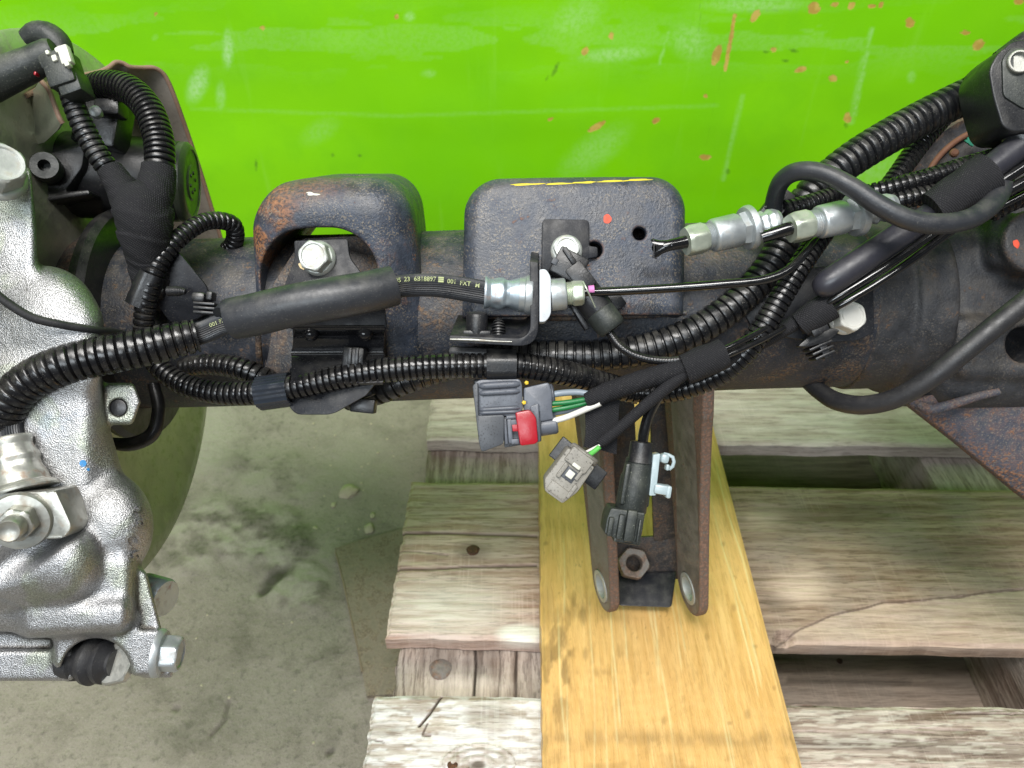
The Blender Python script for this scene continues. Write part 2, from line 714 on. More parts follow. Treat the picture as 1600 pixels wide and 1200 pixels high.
def zinc(name, col=(.62, .64, .62), rough=.30, stain=.35, scol=(.22, .14, .07), metal=.9, bump=.18):
    n = NT(name)
    a = n.noise(150, 4, .6)
    c = n.mix(n.ramp(n.noise(60, 3), .4, .7, 0, .5), col, tuple(x * .72 for x in col))
    m = n.math('MULTIPLY', n.ramp(a, .52, .70), stain)
    c = n.mix(m, c, scol)
    sp = n.ramp(n.noise(1600, 2), .66, .74, 0, .4 * min(1, stain * 2))
    c = n.mix(sp, c, (.06, .05, .04))
    nb = n.bump(n.noise(420, 4), bump, .0006)
    mt = n.math('SUBTRACT', metal, n.math('MULTIPLY', m, .6))
    return n.done(c, n.ramp(a, .3, .7, rough - .05, rough + .16), mt, nb)


def wood(name, dark, light, grain=1.0, along=0, grey=(.30, .28, .25), gamt=.4, rough=.7, fine=1.0):
    """sawn wood: along 0 = fibres along the room's width, 1 = along its depth.  attribute wear: R dark mark, G pale raw patch, B crack or knot"""
    n = NT(name)
    s = (20, 250, 250) if along == 0 else (250, 20, 250)
    s2 = (3.2, 42, 42) if along == 0 else (42, 3.2, 42)
    rot = (0, 0, YAW)
    mp = n.mapping(tuple(x * grain for x in s), rot)
    mp2 = n.mapping(tuple(x * grain for x in s2), rot)
    f1 = n.noise(1.0, 5, .65, mp, .4)
    f2 = n.noise(1.0, 4, .6, mp2, 1.4)
    wv = n.node('ShaderNodeTexWave', wave_type='BANDS', bands_direction='Y' if along == 0 else 'X')
    wv.inputs['Scale'].default_value = 26 * grain
    wv.inputs['Distortion'].default_value = 9
    wv.inputs['Detail'].default_value = 3
    wv.inputs['Detail Scale'].default_value = .7
    n.link(n.mapping((.16, 1, 1) if along == 0 else (1, .16, 1), rot), wv.inputs['Vector'])
    t = n.math('ADD', n.math('MULTIPLY', f1, .66), n.math('ADD', n.math('MULTIPLY', f2, .26), n.math('MULTIPLY', wv.outputs['Fac'], .12 * fine)))
    c = n.mix(n.ramp(t, .36, .66), dark, light)
    c = n.mix(n.math('MULTIPLY', n.ramp(n.noise(16, 5, .6), .38, .66), gamt), c, grey)
    fib = n.noise(1.0, 3, .7, n.mapping((48, 480, 480) if along == 0 else (480, 48, 480), rot), .2)
    c = n.mix(n.ramp(fib, .52, .62, 0, .50 * fine), c, tuple(x * .45 for x in dark))
    saw = n.noise(1.0, 2, .5, n.mapping((520, 9, 9) if along == 0 else (9, 520, 9), rot), .1)
    c = n.mix(n.math('MULTIPLY', n.ramp(saw, .54, .66, 0, .20 if along == 0 else 0), n.ramp(n.noise(11, 2), .42, .62)), c, tuple(min(.8, x * 1.25 + .05) for x in light))
    R, G, B = n.attr('wear')[:3]
    c = n.mix(n.math('MULTIPLY', R, n.ramp(f1, .2, .7, .55, 1.0)), c, tuple(x * .16 for x in dark))
    c = n.mix(n.math('MULTIPLY', G, n.ramp(f1, .25, .65, .45, 1.0)), c, tuple(min(.82, x * 1.5 + .14) for x in light))
    c = n.mix(B, c, tuple(x * .22 for x in dark))
    sp = n.ramp(n.noise(1100, 2), .70, .78, 0, .5)
    c = n.mix(sp, c, tuple(x * .35 for x in dark))
    nb = n.bump(n.math('ADD', n.math('ADD', f1, fib), n.math('MULTIPLY', f2, .6)), .6, .0012)
    return n.done(c, n.ramp(f2, .3, .7, rough - .08, rough + .10), 0, nb, .35)


def wall_paint():
    n = NT('green_wall_paint')
    big = n.noise(2.6, 4, .55)
    mid = n.noise(14, 5, .6)
    streak = n.noise(1.0, 4, .55, n.mapping((40, 40, 3.2)))
    c = n.mix(n.ramp(big, .3, .7), (.165, .545, .001), (.215, .620, .002))
    c = n.mix(n.ramp(mid, .45, .75, 0, .35), c, (.140, .500, .001))
    c = n.mix(n.ramp(streak, .60, .78, 0, .16), c, (.34, .70, .10))
    R, G, B = n.attr('wear')[:3]
    e = n.noise(190, 5, .7)
    chip = n.ramp(n.math('ADD', R, n.math('MULTIPLY', n.math('SUBTRACT', e, .5), 1.9)), .52, .72)
    cc = n.mix(n.ramp(n.noise(90, 3), .4, .6), (.52, .20, .075), (.66, .36, .12))
    c = n.mix(n.math('MULTIPLY', B, n.ramp(e, .35, .6, .3, 1.0)), c, (.42, .72, .30))
    dark = n.ramp(n.math('ADD', G, n.math('MULTIPLY', n.math('SUBTRACT', e, .5), .6)), .40, .75)
    c = n.mix(n.math('MULTIPLY', dark, .68), c, (.045, .12, .015))
    c = n.mix(n.math('MULTIPLY', chip, .74), c, cc)
    h = n.math('SUBTRACT', n.math('ADD', n.math('MULTIPLY', mid, .5), n.math('MULTIPLY', n.noise(420, 3), .12)), n.math('MULTIPLY', chip, .8))
    nb = n.bump(h, .25, .003)
    return n.done(c, n.ramp(mid, .3, .7, .34, .56), 0, nb, .26)


def concrete():
    n = NT('stained_concrete')
    big = n.noise(3.2, 5, .6)
    mid = n.noise(15, 6, .65, dist=.4)
    fine = n.noise(130, 5, .65)
    c = n.mix(n.ramp(big, .3, .7), (.225, .195, .160), (.325, .286, .240))
    c = n.mix(n.ramp(mid, .46, .72, 0, .6), c, (.125, .112, .082))
    c = n.mix(n.ramp(n.noise(9, 5, .6, n.mapping((1, 2.2, 1))), .54, .74, 0, .4), c, (.225, .190, .145))
    c = n.mix(n.ramp(fine, .50, .72, 0, .55), c, (.10, .092, .072))
    grit = n.noise(700, 3, .65)
    c = n.mix(n.ramp(grit, .58, .70, 0, .5), c, (.38, .36, .30))
    c = n.mix(n.ramp(grit, .42, .32, 0, .5), c, (.07, .065, .05))
    R, G, B = n.attr('wear')[:3]
    c = n.mix(n.math('MULTIPLY', R, n.ramp(fine, .3, .7, .45, .85)), c, (.075, .072, .048))
    c = n.mix(n.math('MULTIPLY', G, n.ramp(fine, .3, .7, .4, 1.0)), c, (.44, .42, .33))
    c = n.mix(B, c, (.05, .045, .03))
    nb = n.bump(n.math('ADD', mid, n.math('MULTIPLY', fine, .6)), .6, .005)
    return n.done(c, n.ramp(mid, .3, .7, .58, .82), 0, nb, .35)


def flat(name, col, rough=.5, metal=0.0, spec=.5):
    n = NT(name)
    a = n.noise(300, 3)
    return n.done(n.mix(n.ramp(a, .3, .7, 0, .5), col, tuple(x * .75 for x in col)), n.ramp(a, .3, .7, rough - .05, rough + .08), metal, n.bump(a, .12, .0005), spec)


M = {}
M['wall'] = wall_paint()
M['floor'] = concrete()
M['tube'] = rust_paint('tube_paint', (.016, .019, .026), rust=.42, dust=.48, rough=.52, warm=(.140, .084, .044), spots=.5)
M['perch'] = rust_paint('perch_paint', (.027, .033, .046), rust=.10, dust=.50, rough=.42, warm=(.230, .100, .040), spots=.80)
M['iron'] = rust_paint('iron_paint', (.019, .020, .023), rust=.26, dust=.45, rough=.58, warm=(.110, .062, .032), spots=.28)
M['rust'] = rust_paint('rusted_plate', (.032, .037, .052), rust=.90, dust=.35, rough=.66, warm=(.150, .070, .034), spots=.45)
M['clevis'] = rust_paint('clevis_steel', (.130, .120, .108), rust=.34, dust=.2, rough=.52, warm=(.165, .090, .060), spots=.2)
M['rustedge'] = rust_paint('rusted_edge', (.080, .045, .030), rust=1.2, dust=.1, rough=.75, warm=(.165, .070, .036), spots=.25)
M['ecoat'] = plastic('black_coated_steel', (.011, .012, .016), .44, .18, 900, .30, spec=.30)
M['ecoat_gloss'] = plastic('glossy_black_steel', (.012, .012, .014), .15, .05, 300, .2)
M['conduit'] = plastic('conduit_plastic', (.0070, .0070, .0080), .24, .08, 600, .28)
M['conduit_matte'] = plastic('dusty_conduit_plastic', (.0095, .0100, .0115), .31, .12, 700, .55)
M['clip_fluted'] = plastic('fluted_clip_plastic', (.020, .025, .034), .16, .04, 400, .1)
M['rubber'] = plastic('hose_rubber', (.020, .020, .022), .46, .16, 700, .22)
M['rubber_grey'] = plastic('grey_rubber', (.025, .027, .032), .42, .20, 420, .30)
M['shrink'] = plastic('shrink_sleeve', (.026, .026, .034), .38, .10, 380, .2)
M['line'] = plastic('coated_line', (.0055, .0055, .006), .13, .03, 200, .08, coat=.6)
M['black'] = plastic('black_plastic', (.0115, .012, .014), .36, .18, 900, .35)
M['black_dusty'] = plastic('dusty_black_plastic', (.020, .024, .022), .48, .30, 700, .6, dcol=(.26, .27, .21))
M['tape'] = cloth_tape('cloth_tape')
M['grey_plug'] = plastic('grey_plug', (.100, .110, .132), .40, .14, 800, .85, dcol=(.012, .012, .012), sscale=950, sthr=.60)
M['dark_plug'] = plastic('dark_grey_plug', (.062, .068, .078), .45, .14, 800, .85, dcol=(.012, .012, .012), sscale=950, sthr=.59)
M['pale_plug'] = plastic('pale_grey_plug', (.270, .255, .220), .52, .20, 700, .85, dcol=(.04, .035, .03), sscale=950, sthr=.58)
M['red'] = plastic('red_lock', (.36, .006, .016), .32, .12, 600, .35, dcol=(.07, .01, .012))
M['paleblue'] = plastic('pale_blue_clip', (.36, .44, .46), .30, .08, 500, .1)
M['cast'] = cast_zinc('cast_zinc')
M['zinc'] = zinc('zinc_fitting', (.50, .535, .545), .40, .30, metal=.72)
M['zinc_rusty'] = zinc('rust_marked_zinc', (.42, .49, .54), .40, .62, (.27, .13, .06), metal=.7)
M['zinc_warm'] = zinc('warm_zinc', (.50, .50, .45), .38, .70, (.24, .13, .07), metal=.75)
M['bolt'] = zinc('bolt_zinc', (.52, .54, .51), .46, .45, (.30, .26, .17), metal=.45)
M['bolt_white'] = zinc('white_bolt', (.60, .59, .54), .55, .22, (.36, .32, .24), metal=.15)
M['nut'] = zinc('nut_zinc', (.56, .61, .50), .36, .18, metal=.65)
M['steel'] = zinc('bare_steel', (.44, .44, .40), .40, .40, metal=.80)
M['white_clip'] = zinc('white_clip', (.60, .63, .67), .50, .25, (.35, .30, .24), metal=.15)
M['olive'] = zinc('olive_shield', (.50, .51, .40), .34, .50, (.26, .26, .15), metal=.60, bump=.3)
M['taupe'] = zinc('taupe_shield', (.31, .275, .24), .55, .45, (.10, .085, .07), metal=.2, bump=.3)
M['shield_edge'] = flat('rusted_rim', (.30, .19, .135), .7)
M['boss_green'] = plastic('dull_green_cap', (.060, .075, .050), .34, .08, 500, .3)
M['yellow_paint'] = flat('yellow_paint', (.72, .58, .05), .55)
M['red_paint'] = flat('red_paint', (.70, .085, .040), .6)
M['blue_paint'] = flat('blue_paint', (.03, .22, .50), .5)
M['pink_paint'] = flat('pink_paint', (.60, .20, .46), .6)
M['print'] = flat('hose_print', (.42, .46, .23), .6)
M['wire_grey'] = plastic('grey_wire', (.21, .25, .29), .42, .05, 500, .1)
M['wire_green'] = plastic('green_wire', (.004, .15, .035), .35, .05, 500, .1)
M['wire_lime'] = plastic('lime_wire', (.13, .55, .10), .4, .05, 500, .1)
M['wire_white'] = plastic('white_wire', (.72, .70, .64), .45, .05, 500, .1)
M['brown'] = flat('brown_rim', (.17, .075, .042), .7)
M['teal_paint'] = flat('teal_paint', (.03, .25, .16), .6)
M['yellow_seal'] = flat('yellow_seal', (.72, .50, .03), .5)
M['glue'] = flat('dried_glue', (.66, .50, .27), .6)
M['white_tab'] = plastic('white_tab', (.66, .66, .57), .5, .12, 700, .35)
M['nail'] = rust_paint('nail_rust', (.045, .022, .014), rust=1.0, dust=0, rough=.8, spots=0)
M['nail_grey'] = rust_paint('nail_grey', (.13, .115, .105), rust=.4, dust=.1, rough=.6, spots=.1)
M['plank_mid'] = wood('weathered_plank', (.36, .225, .165), (.62, .465, .395), 1.0, 0, (.46, .36, .32), .5)
M['plank_mid_right'] = wood('brown_weathered_plank', (.205, .128, .085), (.41, .295, .220), 1.0, 0, (.31, .25, .21), .6)
M['plank_front'] = wood('pale_rough_plank', (.27, .19, .135), (.66, .60, .53), .9, 0, (.50, .47, .43), .5)
M['plank_front_right'] = wood('brown_ridged_plank', (.165, .108, .078), (.52, .42, .35), .9, 0, (.32, .26, .22), .45)
M['plank_back'] = wood('greyed_plank', (.33, .27, .225), (.52, .45, .39), 1.0, 0, (.42, .36, .31), .5)
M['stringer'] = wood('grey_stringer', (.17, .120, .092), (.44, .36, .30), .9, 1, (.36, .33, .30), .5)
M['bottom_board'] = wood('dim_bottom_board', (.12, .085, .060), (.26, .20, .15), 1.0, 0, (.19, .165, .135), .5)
M['lumber'] = wood('honey_lumber', (.62, .360, .115), (.80, .515, .200), .8, 1, (.74, .455, .165), .55, .44, .45)
M['sheet'] = rust_paint('dull_sheet', (.185, .155, .115), rust=.5, dust=.4, rough=.75, warm=(.17, .13, .085), spots=.3)
M['sheet_edge'] = flat('torn_sheet_edge', (.24, .185, .125), .85)
M['crumb'] = flat('pale_crumb', (.43, .385, .27), .9)

# ------------------------------------------------------------------ placed wear, measured from picture pixels
def seg_dist(px, py, a, b):
    a, b = np.array(a, float), np.array(b, float)
    d = b - a
    t = np.clip(((px - a[0]) * d[0] + (py - a[1]) * d[1]) / (d @ d), 0, 1)
    return np.hypot(px - a[0] - t * d[0], py - a[1] - t * d[1])


def poly_dist(px, py, pts):
    return np.minimum.reduce([seg_dist(px, py, a, b) for a, b in zip(pts, pts[1:])])


def blob(px, py, c, r, ang=0.0, soft=.5):
    a = math.radians(ang)
    x, y = px - c[0], py - c[1]
    q = np.hypot((x * math.cos(a) + y * math.sin(a)) / r[0], (-x * math.sin(a) + y * math.cos(a)) / r[1])
    return 1 - sstep(1 - soft, 1 + soft, q)


def line(px, py, pts, w):
    return 1 - sstep(w * .4, w, poly_dist(px, py, pts))


# ------------------------------------------------------------------ green wall
def build_wall():
    V0 = 1.06
    us = np.r_[-2.2, -1.6, -1.2, np.linspace(-.92, .92, 620), 1.2, 1.6, 2.2]
    zs = np.r_[0, .08, np.linspace(.13, .60, 190), .8, 1.3]
    U, Z = np.meshgrid(us, zs, indexing='ij')
    w = room(U, V0, 0.0)
    w[..., 2] = Z
    w[..., 1] += .010 * (fbm(U * 3.1, Z * 6.3, 5, 3) - .5)
    px, py = to_px(w.reshape(-1, 3))
    px = px.reshape(U.shape)
    py = py.reshape(U.shape)
    R = np.zeros_like(U)
    for c, r, a in [((1272, 13), (11, 10), -50), ((1304, 7), (7, 5), 0), ((1330, 9), (8, 6), -30), ((1362, 10), (7, 4), 0), ((1376, 8), (6, 4), -60),
                    ((1180, 25), (13, 6), -55), ((1422, 35), (9, 8), -60), ((1529, 70), (11, 8), -40), ((1508, 51), (9, 4), 0), ((914, 80), (6, 8), 20),
                    ((955, 56), (5, 7), 0), ((1120, 86), (18, 7), -70), ((1251, 109), (10, 5), -20), ((1209, 77), (5, 5), 0), ((1301, 123), (8, 6), 0),
                    ((932, 198), (17, 5), -30), ((1025, 188), (8, 5), -30), ((1102, 246), (10, 5), 0), ((1102, 150), (5, 4), 0), ((1324, 184), (6, 9), 0),
                    ((1592, 2), (9, 6), 0), ((860, 186), (6, 3), -30), ((1324, 97), (4, 3), 0), ((243, 22), (3, 4), 0), ((620, 26), (5, 4), 0), ((410, 44), (4, 4), 0)]:
        R = np.maximum(R, blob(px, py, c, r, a, .35))
    R = np.maximum(R, .95 * line(px, py, [(1148, 24), (1141, 66), (1133, 108)], 5.5))
    G = np.zeros_like(U)
    for c, r, a in [((1240, 79), (12, 5), 10), ((1226, 95), (11, 4), 8), ((1198, 81), (9, 4), 0), ((1137, 268), (6, 7), 0), ((1322, 196), (5, 8), 0), ((928, 202), (8, 4), -30),
                    ((400, 258), (4, 14), 0), ((520, 243), (5, 5), 0), ((562, 243), (6, 4), 0), ((868, 108), (5, 18), 25), ((855, 122), (4, 8), 30), ((1022, 190), (8, 4), -20)]:
        G = np.maximum(G, .62 * blob(px, py, c, r, a, .7))
    for pts, wd, k in [([(1095, 0), (1092, 50)], 3, .55), ([(1150, 0), (1128, 110), (1102, 230)], 2.6, .5), ([(1080, 95), (1067, 160)], 4, .4), ([(449, 0), (489, 157)], 2.6, .42),
                       ([(497, 39), (526, 153)], 2.8, .42), ([(1420, 22), (1540, 24)], 2.5, .5), ([(1160, 18), (1260, 14)], 6, .45), ([(1070, 158), (1110, 156)], 2.5, .4), ([(926, 0), (922, 30)], 5, .4)]:
        G = np.maximum(G, k * line(px, py, pts, wd))
    B = np.zeros_like(U)
    for c, r, a, k in [((356, 76), (7, 24), 0, .9), ((309, 132), (12, 24), 20, .8), ((345, 150), (6, 18), 0, .5), ((1080, 65), (30, 22), 30, .42), ((960, 85), (50, 10), -5, .5),
                       ((900, 30), (40, 24), -30, .35), ((640, 26), (7, 6), 0, .6), ((930, 235), (50, 20), -35, .28), ((1340, 270), (70, 24), -15, .35), ((670, 115), (9, 5), 0, .35),
                       ((1180, 8), (70, 10), 0, .45), ((1480, 150), (5, 5), 0, .4), ((1424, 120), (5, 8), 0, .4), ((500, 205), (26, 14), -30, .18)]:
        B = np.maximum(B, k * blob(px, py, c, r, a, .7))
    for pts, wd, k in [([(300, 170), (620, 181), (1120, 165)], 4, .12), ([(1362, 45), (1335, 180)], 4, .4), ([(1350, 90), (1330, 190)], 7, .22), ([(1045, 50), (1030, 100)], 3, .35), ([(1160, 150), (1130, 280)], 5, .22)]:
        B = np.maximum(B, k * line(px, py, pts, wd))
    band = np.exp(-((py - 60) / 40) ** 2) * (fbm(px / 160, py / 30, 3, 3) > .5) * .16
    B = np.maximum(B, band)
    n, m = U.shape
    front = w.reshape(-1, 3)
    i = np.arange(n * m).reshape(n, m)
    F = np.stack([i[:-1, :-1], i[1:, :-1], i[1:, 1:], i[:-1, 1:]], -1).reshape(-1, 4).tolist()
    back = room(us[[0, -1]], V0 + .09, 0.0)
    bv = np.array([back[0], back[1], back[1] + [0, 0, 1.3], back[0] + [0, 0, 1.3]])
    b0 = n * m
    F += [[b0 + 1, b0, b0 + 3, b0 + 2], [b0, int(i[0, 0]), int(i[0, -1]), b0 + 3], [int(i[-1, 0]), b0 + 1, b0 + 2, int(i[-1, -1])], [int(i[0, -1]), int(i[-1, -1]), b0 + 2, b0 + 3]]
    at = np.vstack([np.stack([R, G, B], -1).reshape(-1, 3), np.zeros((4, 3))])
    o = link_mesh('wall', np.vstack([front, bv]), F, M['wall'], None, 60, {'wear': at})
    tag(o, 'bright green painted steel wall with orange chips and scratches behind the axle', 'wall')


build_wall()


# ------------------------------------------------------------------ concrete floor
def build_floor():
    us = np.r_[-8, -3, -1.5, -.9, np.linspace(-.70, .02, 400), .3, .6, 1, 2, 4, 8]
    vs = np.r_[-6, -2, -.5, .0, np.linspace(.08, 1.05, 400), 1.4, 3, 6]
    U, Vv = np.meshgrid(us, vs, indexing='ij')
    w = room(U, Vv, 0.0)
    px, py = to_px(w.reshape(-1, 3))
    px, py = px.reshape(U.shape), py.reshape(U.shape)
    ok = (Vv > .08) & (Vv < 1.06) & (U > -.72) & (U < .05)
    wob = 40 * (fbm(px / 60, py / 60, 11, 4) - .5)
    q = px + wob
    r = py + 26 * (fbm(px / 40, py / 40, 17, 4) - .5)
    mud = np.maximum(blob(q, r, (395, 835), (120, 48), 12, .35), blob(q, r, (455, 905), (62, 42), 35, .4))
    mud = np.maximum(mud, .8 * blob(q, r, (290, 850), (60, 50), 0, .5))
    mud = np.maximum(mud, .55 * blob(q, r, (420, 740), (100, 34), 10, .6))
    ridge = fbm(px / 34, py / 22, 23, 5)
    stripes = .5 + .5 * np.sin((px * .55 + py * .9) / 9 + 3 * fbm(px / 60, py / 60, 4))
    lump = mud * (ridge * .7 + stripes * .3)
    low = np.maximum.reduce([.5 * blob(q, r, (300, 1150), (60, 40), -30, .7), .55 * blob(q, r, (345, 1090), (26, 14), -30, .6), .4 * blob(q, r, (560, 1010), (60, 90), 0, .8),
                             .45 * blob(q, r, (390, 1000), (40, 60), 10, .8), .55 * blob(q, r, (510, 1165), (10, 20), 20, .6)])
    R = np.clip(np.maximum(mud * (.42 + .75 * sstep(.44, .66, ridge)), low * sstep(.35, .65, ridge)), 0, 1)
    G = np.maximum.reduce([.5 * blob(q, r, (330, 690), (45, 60), 10, .8), .35 * blob(px, py, (560, 720), (70, 60), 0, .9), mud * .6 * sstep(.52, .36, ridge)])
    G = np.maximum(G, .4 * line(px, py, [(395, 935), (440, 890)], 6) * ok)
    B = np.maximum.reduce([.9 * blob(px, py, (430, 905), (26, 9), -35, .5), .9 * blob(px, py, (415, 922), (14, 7), -30, .5), .6 * blob(px, py, (275, 1108), (6, 4), 0, .6), .7 * blob(px, py, (516, 1176), (7, 4), -30, .6),
                           .5 * line(px, py, [(330, 1150), (352, 1125), (357, 1098)], 4)])
    w[..., 2] = np.where(ok, .010 * lump - .004 * B + .0015 * fbm(px / 30, py / 30, 2, 3), 0)
    n, m = U.shape
    i = np.arange(n * m).reshape(n, m)
    F = np.stack([i[:-1, :-1], i[1:, :-1], i[1:, 1:], i[:-1, 1:]], -1).reshape(-1, 4)
    at = np.stack([R * ok, G * ok, B * ok], -1).reshape(-1, 3)
    o = link_mesh('floor', w.reshape(-1, 3), F, M['floor'], None, 180, {'wear': at})
    tag(o, kind='structure')


build_floor()


def crumbs():
    """pale bits of dried soil on the concrete, each a lumpy stone of its own; the sand-grain ones too small to pick apart are joined"""
    def lump(c, r, seed, flatness=.55):
        rg = np.random.default_rng(seed)
        bm = bmesh.new()
        bmesh.ops.create_icosphere(bm, subdivisions=2, radius=1)
        off = rg.normal(size=(6, 3))
        for v in bm.verts:
            d = np.array(v.co)
            k = 1 + .22 * sum(math.sin(d @ o * 3) for o in off) / 3 + rg.uniform(-.14, .14)
            v.co = Vector((c[0] + d[0] * r[0] * k, c[1] + d[1] * r[1] * k, c[2] + d[2] * r[0] * flatness * k))
        bm.verts.index_update()
        V = np.array([v.co[:] for v in bm.verts])
        F = [[v.index for v in f.verts] for f in bm.faces]
        bm.free()
        return V, F
    k = 1.0 / 1000
    big = [((545, 767), 15, 10, 'largest pale crumb of dried soil on the concrete floor'), ((577, 825), 8, 7, 'white crumb lying near the torn corner of the floor sheet'),
           ((521, 789), 4, 4, 'small tan crumb just below the largest pale crumb'), ((492, 826), 5, 3, 'flat tan crumb beside the dark muddy patch on the floor'), ((582, 806), 4, 4, 'round tan crumb above the white crumb near the pallet')]
    for (p, rx, ry, lab) in big:
        c = on_plane_z(*p, .002)
        s = np.linalg.norm(c - CAM) / FPX
        V, F = lump(c, (rx * s, ry * s * 1.3), hash(p) % 1000)
        o = link_mesh('soil_crumb', V, F, M['crumb'], None, 60)
        tag(o, lab, 'crumb', 'soil crumbs on the floor')
    allv, allf, nn = [], [], 0
    for j in range(46):
        p = (random.uniform(470, 635), random.uniform(650, 850)) if j < 34 else (random.uniform(240, 560), random.uniform(960, 1190))
        c = on_plane_z(*p, .001)
        s = np.linalg.norm(c - CAM) / FPX * random.uniform(.8, 2.4)
        V, F = lump(c, (s, s), j)
        allv.append(V)
        allf += [[i + nn for i in f] for f in F]
        nn += len(V)
    o = link_mesh('floor_grit', np.vstack(allv), allf, M['crumb'], None, 60)
    tag(o, 'scattered fine pale grit on the concrete floor', 'grit', kind='stuff')


crumbs()


# ------------------------------------------------------------------ torn sheet under the pallet
def build_sheet():
    ring_px = [(524, 862), (560, 850), (640, 828), (700, 815), (700, 1085), (574, 1092), (566, 1050), (556, 1000), (545, 950), (537, 912), (531, 888)]
    ring = np.array([on_plane_z(x, y, .0) for x, y in ring_px])
    root = thing('floor_sheet', 'thin torn brown sheet lying on the concrete half under the pallet', 'sheet', ring.mean(0))
    top = ring + [0, 0, .0062]
    n = len(ring)
    V = np.vstack([top, ring + [0, 0, .0008]])
    F = [list(range(n))[::-1], list(range(n, 2 * n))] + [[i, (i + 1) % n, n + (i + 1) % n, n + i] for i in range(n)]
    V, F = fix_normals(V, F)
    link_mesh('panel', V, F, M['sheet'], root, 20, {'wear': np.zeros((len(V), 3))})
    left = [(524, 862)] + ring_px[:4:-1]
    edge = np.array([on_plane_z(524, 862, .006)] + [on_plane_z(x, y, .006) for x, y in ring_px[:5:-1]])
    sp = spline(edge, 10)
    d = (sp - CAM)
    m = MB()
    cf = np.stack([d @ AX_R, -(d @ AX_U), d @ AX_F], 1)
    m.sweep(cf, .0014 * (.3 + fbm(np.arange(len(cf)) * .37, np.zeros(len(cf)), 3)), 8)
    m.build('torn_edge', M['sheet_edge'], root)


build_sheet()


# ------------------------------------------------------------------ pallet
def slab(name, parent, u0, u1, v0, v1, z1, th, mat, wear=None, nu=160, nv=40, seed=1, rough=.0012, endrag=.003, sink=None):
    """a sawn board: fine grid on top with worn edges, plain sides and underside"""
    us, vs = np.linspace(u0, u1, nu), np.linspace(v0, v1, nv)
    U, Vv = np.meshgrid(us, vs, indexing='ij')
    eu = endrag * (fbm(Vv * 90, U * 0, seed, 3) - .5)
    ev = endrag * (fbm(U * 26, Vv * 0, seed + 9, 4) - .5) * 1.5
    tu, tv = (U - u0) / (u1 - u0), (Vv - v0) / (v1 - v0)
    Uw = U + eu * np.where(tu < .02, 1, 0) * 1.5
    Vw = Vv + ev * (np.abs(tv - .5) * 2) ** 6 * np.sign(.5 - tv)
    w = room(Uw, Vw, 0.0)
    px, py = to_px(np.concatenate([w[..., :2], np.full(U.shape + (1,), z1)], -1).reshape(-1, 3))
    px, py = px.reshape(U.shape), py.reshape(U.shape)
    at = np.zeros(U.shape + (3,))
    dz = np.zeros(U.shape)
    if wear:
        at, dz = wear(px, py, U, Vv)
    rnd = np.minimum(np.minimum(tv, 1 - tv) * (v1 - v0), np.minimum(tu, 1 - tu) * (u1 - u0))
    w[..., 2] = z1 + dz + rough * (fbm(U * 30, Vv * 190, seed + 3, 4) - .5) - .0022 * (1 - sstep(0, .004, rnd))
    top = w.reshape(-1, 3)
    n, m = U.shape
    i = np.arange(n * m).reshape(n, m)
    F = np.stack([i[:-1, :-1], i[1:, :-1], i[1:, 1:], i[:-1, 1:]], -1).reshape(-1, 4).tolist()
    rim = np.r_[i[:, 0], i[-1, 1:], i[-2::-1, -1], i[0, -2:0:-1]]
    low = top[rim].copy()
    low[:, 2] = z1 - th
    N = n * m
    R = len(rim)
    for a in range(R):
        b = (a + 1) % R
        F.append([int(rim[a]), N + a, N + b, int(rim[b])])
    F.append([N + a for a in range(R - 1, -1, -1)])
    at2 = np.vstack([at.reshape(-1, 3), np.zeros((R, 3))])
    return link_mesh(name, np.vstack([top, low]), F, mat, parent, 50, {'wear': at2})


PALLET = thing('wooden_pallet', 'weathered wooden pallet with wide gapped planks on the concrete floor', 'pallet', room(.35, .5, 0.0))
ZD = .132


def w_mid_left(px, py, U, V):
    crack = np.maximum.reduce([line(px, py, [(612, 834), (700, 833), (838, 838)], 2.6) * .8, line(px, py, [(606, 890), (680, 889), (720, 886), (838, 884)], 2.6) * .8,
                               line(px, py, [(610, 862), (650, 862), (700, 868)], 1.8) * .5])
    knot = blob(px, py, (738, 860), (26, 13), 0, .6) * .5
    pale = np.maximum(blob(px, py, (815, 990), (36, 14), 0, .5), .5 * blob(px, py, (690, 950), (90, 40), 0, .8))
    green = .35 * sstep(820, 760, py)
    return np.stack([np.maximum(knot, green * .3), pale, crack], -1), -.0016 * crack


def w_mid_right(px, py, U, V):
    ck = [(1210, 1006), (1250, 984), (1300, 962), (1380, 944), (1480, 934), (1600, 919)]
    crack = .62 * line(px, py + 7 * (fbm(px / 60, py * 0, 3, 3) - .5), ck, 2.0)
    below = (py > np.interp(px, [p[0] for p in ck], [p[1] for p in ck])) & (px > 1230)
    pale = np.maximum(.75 * blob(px, py, (1250, 915), (40, 26), 0, .8), .5 * blob(px, py, (1180, 815), (40, 20), 0, .8))
    pale = np.maximum(pale, .35 * below)
    dark = np.maximum.reduce([.5 * blob(px, py, (1500, 860), (90, 24), 0, .9), .45 * blob(px, py, (1330, 800), (160, 16), -3, .8), .5 * blob(px, py, (1215, 940), (26, 14), 0, .7), .8 * blob(px, py, (1160, 811), (9, 4), 0, .5)])
    wornoff = ((py > 985 - (px - 1240) * .03) & (px > 1240)).astype(float)
    return np.stack([dark, pale, crack], -1), -.0010 * crack - .0008 * below - .006 * blob(px, py, (1225, 1000), (14, 12), 0, .5)


